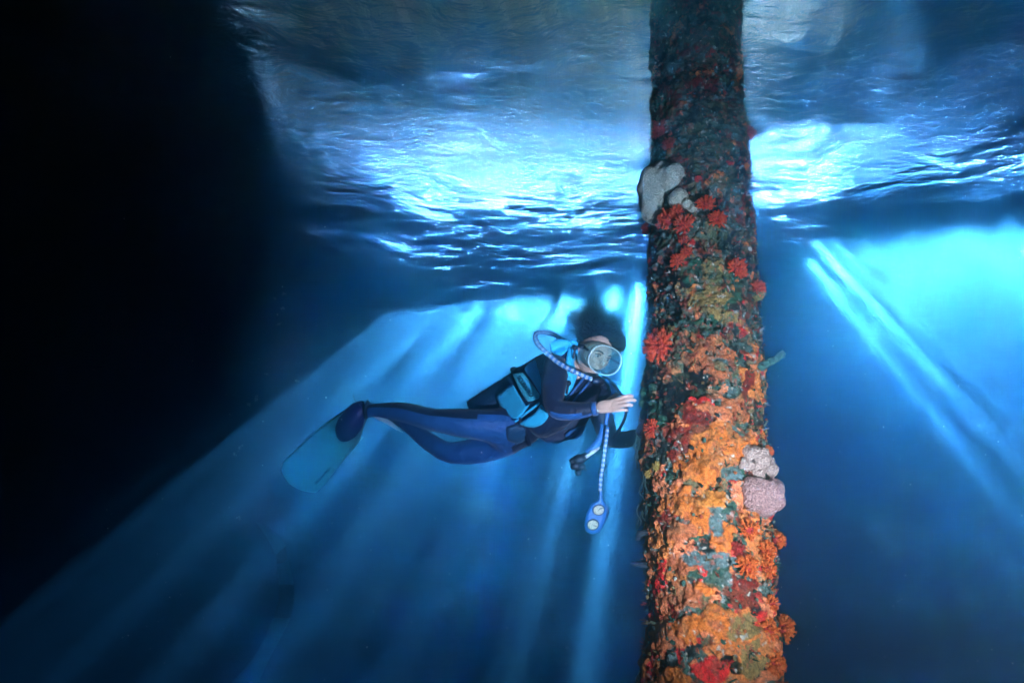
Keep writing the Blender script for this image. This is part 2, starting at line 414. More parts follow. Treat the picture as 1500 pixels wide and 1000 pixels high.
    link('encrusted_piling', me, m, category='piling', label='upright pier piling crusted with orange sponge and coral beside the diver')
build_pile()

# the photographer's strobe, held low on the right of the camera
st_ = bpy.data.objects.new('camera_strobe', bpy.data.lights.new('camera_strobe', 'SPOT'))
COL.objects.link(st_)
st_.location = (0.95, 0.25, -0.6)
st_.data.energy = STROBE = 1.75
st_.data.color = (1.0, 0.55, 0.38); st_.data.spot_size = math.radians(64); st_.data.spot_blend = 1.0; st_.data.shadow_soft_size = .06
st_.rotation_euler = (Vector((.72, 2.6, 1.15)) - st_.location).to_track_quat('-Z', 'Y').to_euler()

# ------------------------------------------------------------------ corals and sponges on the piling
MATS = {}
def mat(key, *a, **k):
    if key not in MATS: MATS[key] = simple(key, *a, **k)
    return MATS[key]
def frame(n, spin=0.0):
    """rotation taking +Z to n"""
    return n.to_track_quat('Z', 'Y').to_matrix().to_4x4() @ Matrix.Rotation(spin, 4, 'Z')
def add_cone(bm, p0, p1, r0, r1, seg=5):
    d = (p1 - p0); M = Matrix.Translation(p0) @ frame(d.normalized()); L = d.length
    ra = [bm.verts.new(M @ Vector((r0 * math.cos(6.283 * i / seg), r0 * math.sin(6.283 * i / seg), 0))) for i in range(seg)]
    rb = [bm.verts.new(M @ Vector((r1 * math.cos(6.283 * i / seg), r1 * math.sin(6.283 * i / seg), L))) for i in range(seg)]
    for i in range(seg):
        bm.faces.new((ra[i], ra[(i + 1) % seg], rb[(i + 1) % seg], rb[i]))
    bm.faces.new(rb)
def coral_mesh(name, seed, n=70, squat=.8):
    rng = random.Random(seed); bm = bmesh.new()
    bmesh.ops.create_icosphere(bm, subdivisions=2, radius=.55, matrix=Matrix.Translation((0, 0, .1)))
    for f in bm.faces: f.material_index = 1
    for k in range(n):
        z = 1 - (k + .5) / n * 1.15; a = k * 2.39996 + rng.random() * .5; r = math.sqrt(max(0, 1 - z * z))
        d = Vector((r * math.cos(a), r * math.sin(a), z * squat + .1)).normalized()
        L = .72 + .34 * rng.random()
        if rng.random() < .12: L *= .7
        base = d * .35; tip = d * L + Vector((rng.uniform(-.08, .08), rng.uniform(-.08, .08), rng.uniform(-.05, .05)))
        nf = len(bm.faces)
        add_cone(bm, base, tip, .07, .085, 5)
        for q in range(6):                      # little tentacles
            t = frame(d, q * 1.047 + rng.random()) @ Vector((1, 0, .9)).normalized()
            add_cone(bm, tip, tip + t * .17, .038, .012, 3)
        bm.faces.ensure_lookup_table()
    me = bpy.data.meshes.new(name); bm.to_mesh(me); bm.free()
    return me
def speck(name, c1, c2, sc=60, rough=.5):
    m, nt, N, L = nodes(name)
    b = N['Principled BSDF']; b.inputs['Roughness'].default_value = rough
    tc = N.new('ShaderNodeTexCoord'); n = N.new('ShaderNodeTexNoise'); n.inputs['Scale'].default_value = sc; n.inputs['Detail'].default_value = 4
    r = N.new('ShaderNodeValToRGB'); r.color_ramp.elements[0].position = .38; r.color_ramp.elements[1].position = .62
    r.color_ramp.elements[0].color = (*c1, 1); r.color_ramp.elements[1].color = (*c2, 1)
    L.new(tc.outputs['Object'], n.inputs['Vector']); L.new(n.outputs['Fac'], r.inputs['Fac']); L.new(r.outputs[0], b.inputs['Base Color'])
    q = N.new('ShaderNodeBump'); q.inputs['Distance'].default_value = .1; q.inputs['Strength'].default_value = .6
    L.new(n.outputs['Fac'], q.inputs['Height']); L.new(q.outputs[0], b.inputs['Normal'])
    return m
CM = {'red': (speck('coral_red', (.75, .045, .02), (.95, .16, .06), 3), mat('coral_core', (.35, .02, .02))),
      'orange': (speck('coral_orange', (.85, .12, .02), (.98, .26, .05), 3), mat('coral_core', (.35, .02, .02))),
      'dull': (speck('coral_dull', (.30, .02, .02), (.5, .05, .04), 3), mat('coral_core', (.35, .02, .02))),
      'yellow': (speck('coral_yellow', (.6, .42, .08), (.8, .6, .2), 3), mat('coral_core2', (.3, .2, .05)))}
CORALS = [  # px, py, radius px, colour, label
 (979,324,14,'red','red cup coral clump just below the round pale sponge'),
 (1004,330,13,'red','red coral clump in the row right of the pale sponge foot'),
 (993,312,9,'red','small red coral tuft topping the row below the pale sponge'),
 (1033,301,11,'red','red coral tuft highest of those on the middle of the piling'),
 (1050,324,11,'red','red coral tuft right of the row under the pale sponge'),
 (948,336,8,'dull','dull red coral at the left edge beneath the round pale sponge'),
 (1002,352,6,'red','tiny red coral bud above the pair near the black sponge'),
 (1006,371,8,'red','small red coral, right one of the pair over the black sponge'),
 (995,384,10,'red','red coral just above the black sponge patch'),
 (1077,395,13,'red','single round red coral near the right side level with the black patch'),
 (1106,424,11,'red','red coral jutting from the right edge with yellow growth behind it'),
 (971,508,20,'red','largest red fluffy coral on the piling, level with the diver mask'),
 (959,628,12,'red','round bright red coral beside the diver gripping hand'),
 (1094,776,13,'orange','orange red coral topmost of the lower right cluster'),
 (1136,790,11,'orange','orange coral jutting from the right edge above the crimson growth'),
 (1091,829,14,'orange','orange coral with crimson sponge on its upper left'),
 (1121,832,11,'orange','orange coral low in the right cluster beside the crimson one'),
 (1119,806,12,'orange','orange coral in the middle of the lower right cluster'),
 (1080,804,9,'dull','crimson coral left of the lower right cluster'),
 (1127,883,10,'orange','small orange coral alone between the two right hand clusters'),
 (1121,921,14,'orange','orange coral left of the one that juts out furthest right'),
 (1150,919,15,'orange','orange coral jutting furthest out from the right edge'),
 (1129,971,15,'orange','lowest orange coral on the right of the piling'),
 (1123,661,7,'orange','small orange tuft on top of the pink brain coral'),
 (970,192,12,'dull','dark red coral on the shaded left side above the pale sponge'),
 (982,213,9,'dull','small dark red coral just under another on the shaded upper left'),
 (1094,196,9,'dull','dark red coral at the right edge beside the sun glare'),
 (953,694,6,'yellow','yellow knob at the left edge under the diver hand'),
 (964,683,6,'yellow','yellow knob right of its twin under the diver hand'),
]
cmesh = {}
def cmesh_for(i, kind):
    k = (i % 6, kind)
    if k not in cmesh:
        cmesh[k] = coral_mesh('coral', 50 + i % 6, 40 + 12 * (i % 6), .65 + .09 * (i % 6))
        for m in CM[kind]: cmesh[k].materials.append(m)
    return cmesh[k]
def build_corals():
    rng = random.Random(3)
    for i, (px, py, r, kind, lab) in enumerate(CORALS):
        p, n = pile_hit(px, py, .256)
        sc = 1.18 * r * p.length / ray(px, py).length / F * 1.05
        c1 = link('coral', cmesh_for(i, kind), category='coral', label=lab, group='soft corals on the piling')
        c1.matrix_world = Matrix.Translation(p + n * sc * .15) @ frame((n + Vector((0, 0, .15))).normalized(), rng.random() * 6) @ Matrix.Diagonal((sc, sc, sc * .95, 1))
build_corals()

def lump(name, lobes, material, amp=.12, freq=9, sub=4, cell=0, **props):
    """a smooth body made of several merged lobes (centre, radius) in world space"""
    C0 = sum((Vector(c) for c, r in lobes), Vector()) / len(lobes)
    mb = bpy.data.metaballs.new(name + '_mb'); mb.resolution = .012; mb.render_resolution = .012; mb.threshold = .35
    ob = bpy.data.objects.new(name + '_mb', mb); COL.objects.link(ob)
    for c, r in lobes:
        e = mb.elements.new(); e.co = Vector(c) - C0; e.radius = r * 1.35
    dg = bpy.context.evaluated_depsgraph_get(); dg.update()
    me = bpy.data.meshes.new_from_object(ob.evaluated_get(dg))
    bpy.data.objects.remove(ob)
    co = np.zeros(len(me.vertices) * 3, np.float32); me.vertices.foreach_get('co', co); co = co.reshape(-1, 3).astype(float)
    no = np.zeros(len(me.vertices) * 3, np.float32); me.vertices.foreach_get('normal', no); no = no.reshape(-1, 3)
    sz = max(r for c, r in lobes)
    d = (fbm(co * freq / sz * .1 + 50, 4, 7) - .5) * amp * sz * 2
    if cell: d -= (worley(co * cell + 20, 3)[0] < .38) * .0022
    co += no * d[:, None]
    me.vertices.foreach_set('co', co.astype(np.float32).ravel()); me.update()
    me.polygons.foreach_set('use_smooth', np.ones(len(me.polygons), bool))
    me.materials.clear(); me.name = name
    o = link(name, me, material, **props); o.location = C0
    return o
def lobes_px(lst, off=.0):
    out = []
    for px, py, r in lst:
        p, n = pile_hit(px, py, .255); s = p.dot(CF) / F
        out.append((p + n * (r * s * .35 + off), r * s))
    return out
pale = speck('sponge_pale', (.42, .44, .33), (.85, .82, .64), 160, .8)
pinkm = speck('brain_pink', (.34, .18, .17), (.62, .40, .36), 130, .7)
pinkl = speck('brain_pale', (.40, .28, .24), (.72, .56, .46), 130, .7)
lump('sponge', lobes_px([(968, 266, 28), (962, 290, 26), (985, 262, 20), (960, 310, 18), (992, 292, 14), (1006, 300, 9), (1014, 306, 7), (948, 276, 12), (975, 250, 13), (950, 300, 12)], -.01), pale, .34, freq=14, cell=80, category='sponge', label='round pale dotted sponge bulging from the upper left of the piling')
lump('brain_coral', lobes_px([(1106, 672, 20), (1122, 684, 17), (1098, 660, 13), (1116, 668, 12), (1132, 690, 9), (1110, 694, 12), (1090, 680, 10)], -.012), pinkl, .42, freq=16, cell=70, category='coral', label='pale pink lump of coral above the larger rosy one on the right edge')
lump('brain_coral', lobes_px([(1118, 725, 26), (1102, 718, 22), (1135, 716, 17), (1118, 740, 18), (1098, 738, 14), (1140, 730, 12), (1126, 706, 12)], -.008), pinkm, .30, freq=15, cell=70, category='coral', label='larger rosy brain coral with maze surface on the right edge')
lump('sponge', lobes_px([(1108, 432, 10), (1116, 428, 9)], .0), speck('olive', (.2, .2, .06), (.35, .3, .1), 100), .3, category='sponge', label='olive yellow growth behind the red coral on the right edge')
lump('sponge', lobes_px([(938, 995, 9), (942, 985, 6)], .0), pale, .2, category='sponge', label='small white knob at the bottom left edge of the piling')
lump('oyster', lobes_px([(948, 575, 9), (945, 590, 10), (944, 607, 8)], .0), speck('green_growth', (.02, .10, .05), (.05, .2, .10), 90), .3, category='sponge', label='green fuzzy growth on the left edge above the gripping hand')

def tube(bm, pts, rad, seg=10, cap=True, steps=6):
    """a swept tube through pts (Catmull-Rom), rad number or list"""
    n = len(pts); R = rad if isinstance(rad, (list, tuple)) else [rad] * n
    P_ = [pts[0]] + list(pts) + [pts[-1]]; Q = []; RR = []
    for i in range(1, n):
        p0, p1, p2, p3 = P_[i - 1], P_[i], P_[i + 1], P_[i + 2]
        for k in range(steps):
            t = k / steps
            Q.append(0.5 * ((2 * p1) + (p2 - p0) * t + (2 * p0 - 5 * p1 + 4 * p2 - p3) * t * t + (3 * p1 - p0 - 3 * p2 + p3) * t ** 3))
            RR.append(R[i - 1] * (1 - t) + R[i] * t)
    Q.append(pts[-1]); RR.append(R[-1])
    rings = []; up = None
    for i, q in enumerate(Q):
        d = (Q[min(i + 1, len(Q) - 1)] - Q[max(i - 1, 0)]).normalized()
        if up is None: up = d.orthogonal().normalized()
        up = (up - d * up.dot(d)).normalized(); s = d.cross(up)
        rings.append([bm.verts.new(q + (up * math.cos(6.28319 * k / seg) + s * math.sin(6.28319 * k / seg)) * RR[i]) for k in range(seg)])
    for a, b in zip(rings, rings[1:]):
        for k in range(seg):
            bm.faces.new((a[k], a[(k + 1) % seg], b[(k + 1) % seg], b[k])).smooth = True
    if cap:
        bm.faces.new(rings[0][::-1]); bm.faces.new(rings[-1])
    return Q
def bm_mesh(name, bm):
    bmesh.ops.recalc_face_normals(bm, faces=bm.faces)
    me = bpy.data.meshes.new(name); bm.to_mesh(me); bm.free(); return me

def build_tufts():
    rng = random.Random(77); bm = bmesh.new(); cl = bm.verts.layers.float_color.new('growth')
    pal = [(.03, .08, .06), (.05, .12, .10), (.12, .17, .12), (.20, .15, .07), (.34, .06, .04), (.02, .03, .03), (.35, .38, .33), (.50, .16, .05)]
    for k in range(3600):
        z = rng.uniform(-.9, 3.3); a = rng.uniform(0, 6.283); ax = PA + PD * z; n = Vector((math.cos(a), math.sin(a), 0)); q = Vector((ax.x, ax.y, z)) + n * .248
        wts = [3, 3, 2, 2, 2, 2, 1, 4 * max(0, 1 - z)]
        col = rng.choices(pal, wts)[0]; sh = rng.uniform(.6, 1.3); n0 = len(bm.verts); r = rng.uniform(.003, .009)
        t = rng.random()
        if t < .62:
            bmesh.ops.create_icosphere(bm, subdivisions=1, radius=r, matrix=Matrix.Translation(q + n * rng.uniform(-.004, .014)) @ frame(n, rng.random() * 6) @ Matrix.Diagonal((rng.uniform(.7, 1.8), rng.uniform(.7, 1.4), rng.uniform(.5, 1.3), 1)))
        else:
            for b_ in range(rng.randint(2, 5)):
                d = (n + Vector((rng.gauss(0, .5), rng.gauss(0, .5), rng.gauss(0, .6)))).normalized(); L = rng.uniform(.012, .034)
                add_cone(bm, q, q + d * L, .0032, .0012, 4)
        bm.verts.ensure_lookup_table()
        for v in bm.verts[n0:]:
            v[cl] = (col[0] * sh, col[1] * sh, col[2] * sh, 1)
            if t < .62: v.co += Vector(noise.noise_vector(v.co * 160)) * r * .5
    me = bm_mesh('tufts', bm); pile = bpy.data.objects['encrusted_piling']
    link('tufts', me, bpy.data.materials['growth'], pile, kind='stuff')
build_tufts()

# branch of dead coral, hanging weed strands, little shells
def build_pile_bits():
    bm = bmesh.new(); p, n = pile_hit(1112, 537, .25); z = p.dot(CF)
    tube(bm, [P(1104, 541, z), P(1122, 533, z), P(1138, 525, z - .02), P(1149, 515, z - .03)], [.022, .017, .015, .014], 8)
    add_cone(bm, P(1140, 524, z - .02), P(1150, 521, z - .02), .012, .008, 6)
    for v in bm.verts: v.co += Vector(noise.noise_vector(v.co * 60)) * .006
    link('branch', bm_mesh('branch', bm), speck('branch', (.03, .12, .10), (.08, .2, .14), 60), category='branch', label='short green crusted stick poking out right of the piling')
    rng = random.Random(8)
    for (px, py, ln, lab) in ((936, 640, 46, 'stringy dark weed hanging at the left edge right below the diver hand'), (944, 690, 60, 'tangled dark weed on the left edge beside the yellow knobs'), (940, 745, 40, 'dark weed strands on the left edge above the black frond')):
        bm = bmesh.new()
        for k in range(9):
            x = px + rng.uniform(-6, 10); y = py + rng.uniform(-12, 8); pts = []
            z = pile_hit(950, y, .25)[0].dot(CF) - rng.uniform(-.02, .04)
            for j in range(5):
                pts.append(P(x + rng.uniform(-5, 5), y + j * ln / 4 * rng.uniform(.8, 1.1), z))
            tube(bm, pts, rng.uniform(.0018, .004), 5, steps=3)
        link('weed', bm_mesh('weed', bm), mat('weed', (.02, .05, .05), .8), category='weed', label=lab, group='weed on the piling')
    for (px, py, dx, dy, lab) in ((938, 778, -5, 14, 'small black knobbly frond hanging off the left edge'), (938, 828, -14, -4, 'dark pointed leaf sticking out from the lower left edge')):
        bm = bmesh.new(); z = pile_hit(952, py, .25)[0].dot(CF) - .02
        tube(bm, [P(948, py, z), P(px, py + dy * .3, z), P(px + dx, py + dy, z)], [.012, .015, .006], 7)
        for v in bm.verts: v.co += Vector(noise.noise_vector(v.co * 70)) * .008
        link('frond', bm_mesh('frond', bm), mat('black_frond', (.01, .02, .03), .7), category='frond', label=lab)
build_pile_bits()

# ------------------------------------------------------------------ the diver
from mathutils.bvhtree import BVHTree
from mathutils import geometry
def skin_mesh(name, chains, sub=2):
    """chains: lists of (key, point, radius); a repeated key joins chains. Returns the evaluated mesh."""
    idx = {}; co = []; rad = []; ed = []
    for ch in chains:
        prev = None
        for key, p, r in ch:
            if key not in idx:
                idx[key] = len(co); co.append(p); rad.append(r)
            if prev is not None: ed.append((prev, idx[key]))
            prev = idx[key]
    me = bpy.data.meshes.new(name + '_sk'); me.from_pydata([tuple(c_) for c_ in co], ed, [])
    ob = bpy.data.objects.new(name + '_sk', me); COL.objects.link(ob)
    sk = ob.modifiers.new('skin', 'SKIN'); sk.use_smooth_shade = True; sk.branch_smoothing = .3
    sl = me.skin_vertices[0].data if len(me.skin_vertices) else None
    for i, r in enumerate(rad):
        kk_ = 1.03 if list(idx)[i][0] in 'htkcafo' and list(idx)[i] not in ('a', 'c', 'e') and list(idx)[i][-1] in '12' else 1.13
        rr = r if isinstance(r, tuple) else (r * kk_, r * kk_)
        sl[i].radius = rr; sl[i].use_root = (i == 0)
    sb = ob.modifiers.new('sub', 'SUBSURF'); sb.levels = sub; sb.render_levels = sub
    dg = bpy.context.evaluated_depsgraph_get(); dg.update()
    out = bpy.data.meshes.new_from_object(ob.evaluated_get(dg)); out.name = name
    bpy.data.objects.remove(ob); bpy.data.meshes.remove(me)
    out.materials.clear()
    return out
def K(key, px, py, d, r): return (key, P(px, py, d), r)

def fabric(name, col, sc=9, wr=.012, rough=.55):
    m, nt, N, L = nodes(name)
    b = N['Principled BSDF']; b.inputs['Base Color'].default_value = (*col, 1); b.inputs['Roughness'].default_value = rough
    b.inputs['Specular IOR Level'].default_value = .35; b.inputs['Sheen Weight'].default_value = .15
    g = N.new('ShaderNodeNewGeometry'); n = N.new('ShaderNodeTexNoise'); n.inputs['Scale'].default_value = sc; n.inputs['Detail'].default_value = 5; n.inputs['Distortion'].default_value = 1.0
    L.new(g.outputs['Position'], n.inputs['Vector'])
    q = N.new('ShaderNodeBump'); q.inputs['Distance'].default_value = wr; L.new(n.outputs['Fac'], q.inputs['Height']); L.new(q.outputs[0], b.inputs['Normal'])
    return m
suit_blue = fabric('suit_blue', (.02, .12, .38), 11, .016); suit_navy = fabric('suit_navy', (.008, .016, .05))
vest_navy = fabric('vest_navy', (.010, .022, .07), 14); cyan = fabric('vest_cyan', (.04, .62, 1.0), 16, .008); cyan2 = fabric('label_cyan', (.10, .82, 1.0), 10, .003)
skin = simple('skin', (.75, .50, .40), .5, .4, noise_amt=.12, nscale=40)
rubber = simple('black_rubber', (.008, .012, .03), .45, .5)
hose_b = simple('hose_blue', (.04, .22, .60), .4, .5); hose_w = simple('hose_white', (.45, .60, .78), .4, .5)
steel = simple('steel', (.6, .65, .7), .25, .8)
hairm = simple('hair', (.008, .014, .016), .85, .08)
finpkt = simple('fin_pocket', (.025, .035, .22), .45, .5); finbl = simple('fin_blade', (.55, .92, 1.0), .35, .5, noise_amt=.08, nscale=6)
_nt = finbl.node_tree; _tl = _nt.nodes.new('ShaderNodeBsdfTranslucent'); _tl.inputs[0].default_value = (.6, .95, 1.0, 1); _mx = _nt.nodes.new('ShaderNodeMixShader'); _mx.inputs[0].default_value = .72
_nt.links.new(_nt.nodes['Principled BSDF'].outputs[0], _mx.inputs[1]); _nt.links.new(_tl.outputs[0], _mx.inputs[2]); _nt.links.new(_mx.outputs[0], _nt.nodes['Material Output'].inputs['Surface'])

person = link('person', None, category='diver', label='woman diver in blue and black wetsuit hovering beside the piling with open hand raised')
person.location = P(750, 632, 3.28)
def child(name, me, m, par=person, **props):
    """link with the parent kept in place"""
    o = link(name, me, m, **props); o.parent = par
    o.matrix_parent_inverse = Matrix.Translation(par.location).inverted()
    return o

FWD = (-CF * .87 + CR * .40 - CU * .28).normalized()
UPH = (CR * .36 + CU * .93); UPH = (UPH - FWD * UPH.dot(FWD)).normalized(); RTH = UPH.cross(FWD).normalized()   # RTH: image right
if RTH.dot(CR) < 0: RTH = -RTH
HC = P(869, 518, 3.06)
def head_bm(bm, mi):
    """face with brow, nose, lips, chin, ears"""
    nu, nv = 64, 48; vs = {}
    def g(a, s_): return math.exp(-(a / s_) ** 2)
    for i in range(nu):
        for j in range(nv + 1):
            a = 2 * math.pi * i / nu; e = -math.pi / 2 + math.pi * j / nv
            x = math.cos(e) * math.sin(a); y = math.cos(e) * math.cos(a); z = math.sin(e)    # y forward
            X, Y, Z = x * .076, y * .096, z * .112
            if Z < 0: X *= 1 - .28 * min(1, -Z / .1); Y *= 1 - .10 * min(1, -Z / .1) if y > 0 else 1 - .35 * min(1, -Z / .1)
            if y > 0:
                Y += .026 * g(X, .011) * g(Z + .018, .018) * (1 if Z < 0 else 1) + .010 * g(X, .010) * g(Z - .004, .022)   # nose
                Y -= .012 * (g(X - .031, .016) + g(X + .031, .016)) * g(Z - .008, .013)                                    # eye sockets
                Y += .006 * (g(X - .03, .022) + g(X + .03, .022)) * g(Z - .027, .008)                                     # brow
                Y += .007 * g(X, .022) * (g(Z + .050, .006) + g(Z + .061, .006)); Y -= .004 * g(X, .025) * g(Z + .0555, .0025)
                Y += .010 * g(X, .022) * g(Z + .088, .016)
                Y += .004 * (g(X - .042, .018) + g(X + .042, .018)) * g(Z + .02, .018)
            Y += 0
            X += (.014 if x > 0 else -.014) * g(Y + .008, .012) * g(Z + .005, .028) * (abs(x) > .8)
            vs[i, j] = bm.verts.new(HC + RTH * X + FWD * Y + UPH * Z)
    for i in range(nu):
        for j in range(nv):
            f = bm.faces.new((vs[i, j], vs[(i + 1) % nu, j], vs[(i + 1) % nu, j + 1], vs[i, j + 1])); f.smooth = True; f.material_index = mi
def build_body():
    body = skin_mesh('body', [
        [K('pel', 750, 632, 3.28, .098), K('bel', 787, 604, 3.25, .105), K('che', 826, 578, 3.20, .130), K('upc', 845, 557, 3.16, .10), K('nk', 860, 541, 3.12, .055), K('nk2', 866, 529, 3.09, .052)],
        [K('pel', 750, 632, 3.28, .098), K('h1', 728, 622, 3.21, .088), K('t1', 684, 620, 3.19, .078), K('k1', 630, 614, 3.22, .059), K('c1', 592, 603, 3.29, .055), K('a1', 548, 600, 3.37, .036), K('f1', 528, 606, 3.39, .034), K('o1', 511, 628, 3.40, .030)],
        [K('pel', 750, 632, 3.28, .098), K('h2', 738, 654, 3.36, .084), K('t2', 698, 661, 3.36, .074), K('k2', 655, 664, 3.38, .056), K('c2', 622, 643, 3.50, .050), K('a2', 590, 617, 3.64, .034), K('f2', 574, 608, 3.72, .03)],
        [K('upc', 846, 556, 3.16, .09), K('s1', 815, 534, 3.06, .068), K('m1', 809, 568, 2.98, .060), K('e1', 811, 600, 2.92, .050), K('r1', 842, 602, 2.88, .040), K('w1', 872, 598, 2.85, .028)],
        [K('upc', 846, 556, 3.16, .09), K('s2', 868, 570, 3.2, .060), K('m2', 880, 606, 3.2, .054), K('e2', 892, 644, 3.18, .048), K('r2', 917, 645, 3.11, .043), K('w2', 936, 636, 3.05, .030)],
    ], 2)
    bm = bmesh.new(); bm.from_mesh(body); bpy.data.meshes.remove(body)
    for f in bm.faces:
        f.smooth = True
        q = f.calc_center_median(); zc = q.dot(CF); px = 750 + F * q.x / zc; py = 500 - F * q.dot(CU) / zc
        n = f.normal; up = n.dot(CU)
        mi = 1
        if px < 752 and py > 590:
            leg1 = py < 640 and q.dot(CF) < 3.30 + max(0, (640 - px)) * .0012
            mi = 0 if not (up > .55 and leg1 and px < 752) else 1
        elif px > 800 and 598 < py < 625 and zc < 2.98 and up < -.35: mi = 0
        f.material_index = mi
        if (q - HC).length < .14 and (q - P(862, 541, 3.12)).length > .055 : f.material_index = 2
    head_bm(bm, 2)
    # near hand: wrist, palm, four unequal fingers, thumb on the far side
    hand = skin_mesh('hand', [
        [K('w', 870, 599, 2.85, (.022, .028)), K('p', 884, 597, 2.835, (.015, .032)), K('p2', 897, 593, 2.825, (.012, .033))],
        [K('p', 884, 597, 2.835, (.015, .032)), K('b1', 902, 586, 2.82, .0105), K('i1', 914, 581, 2.80, .0088), K('j1', 922, 579.5, 2.80, .0082), K('t1', 928, 580, 2.81, .0068)],
        [K('p2', 897, 593, 2.825, (.012, .033)), K('b2', 905, 590, 2.81, .0105), K('i2', 917, 586, 2.79, .0088), K('j2', 926, 585, 2.79, .008), K('t2', 932, 587, 2.80, .0066)],
        [K('p2', 897, 593, 2.825, (.012, .033)), K('b3', 904, 595, 2.805, .010), K('i3', 915, 593, 2.785, .0084), K('j3', 922, 592.5, 2.785, .0076), K('t3', 927, 594, 2.795, .0062)],
        [K('p', 884, 597, 2.835, (.015, .032)), K('b4', 898, 601, 2.81, .009), K('i4', 908, 600.5, 2.79, .0075), K('j4', 915, 600, 2.79, .0068), K('t4', 920, 601, 2.80, .0056)],
        [K('p', 884, 597, 2.835, (.015, .032)), K('b5', 892, 586, 2.86, .011), K('i5', 901, 579, 2.88, .009), K('t5', 908, 576, 2.88, .007)],
    ], 2)
    far = skin_mesh('hand', [
        [K('w', 935, 637, 3.05, (.022, .026)), K('p', 941, 627, 3.01, (.016, .028)), K('p2', 944, 619, 2.98, (.014, .03))],
        [K('p2', 944, 619, 2.98, (.014, .03)), K('b1', 947, 612, 2.95, .0095), K('i1', 953, 607, 2.92, .008), K('t1', 960, 607, 2.91, .0065)],
        [K('p2', 944, 619, 2.98, (.014, .03)), K('b2', 949, 616, 2.94, .0095), K('i2', 956, 613, 2.91, .008), K('t2', 963, 614, 2.90, .0065)],
        [K('p2', 944, 619, 2.98, (.014, .03)), K('b3', 949, 621, 2.93, .0095), K('i3', 956, 620, 2.90, .008), K('t3', 962, 622, 2.89, .0062)],
        [K('p', 941, 627, 3.01, (.016, .028)), K('b4', 947, 627, 2.93, .0088), K('i4', 953, 627, 2.90, .0074), K('t4', 958, 629, 2.89, .006)],
        [K('p', 941, 627, 3.01, (.016, .028)), K('b5', 938, 618, 3.02, .010), K('i5', 939, 609, 3.01, .0085), K('t5', 943, 603, 3.0, .007)],
    ], 2)
    for h in (hand, far):
        n0 = len(bm.faces); bm.from_mesh(h); bm.faces.ensure_lookup_table()
        for f in bm.faces[n0:]: f.material_index = 2; f.smooth = True
        bpy.data.meshes.remove(h)
    me = bpy.data.meshes.new('body'); bm.to_mesh(me); bm.free()
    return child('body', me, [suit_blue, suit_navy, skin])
body = build_body()
def ell(bm, c, ax, ay, az, seg=16):
    M = Matrix(((ax.x, ay.x, az.x, c.x), (ax.y, ay.y, az.y, c.y), (ax.z, ay.z, az.z, c.z), (0, 0, 0, 1)))
    bmesh.ops.create_uvsphere(bm, u_segments=seg, v_segments=max(6, seg // 2), radius=1, matrix=M)
    for f in bm.faces: f.smooth = True
# eyes with iris, brows and lips
def build_face():
    for sx in (-1, 1):
        c0 = HC + RTH * (.031 * sx) + FWD * .079 + UPH * .007
        bm = bmesh.new(); ell(bm, c0, RTH * .014, FWD * .011, UPH * .0095); eye = child('eye', bm_mesh('eye', bm), simple('eye_white', (.7, .7, .68), .2, .6))
        bm = bmesh.new(); ell(bm, c0 + FWD * .0085 - UPH * .001 - RTH * .002, RTH * .0062, FWD * .004, UPH * .0062, 10); child('iris', bm_mesh('iris', bm), simple('iris', (.03, .02, .015), .2, .6), eye)
        bm = bmesh.new()
        tube(bm, [HC + RTH * (sx * x) + FWD * y + UPH * z for x, y, z in ((.014, .096, .024), (.028, .093, .030), (.044, .080, .027), (.053, .068, .020))], [.002, .003, .0025, .001], 6)
        child('eyebrow', bm_mesh('eyebrow', bm), hairm)
        bm = bmesh.new()
        tube(bm, [HC + RTH * (sx * x) + FWD * y + UPH * z for x, y, z in ((.017, .086, .011), (.030, .0905, .0165), (.045, .079, .010))], [.0016, .0028, .0016], 6)
        child('eyelid', bm_mesh('eyelid', bm), simple('lid', (.12, .06, .05), .6))
build_face()
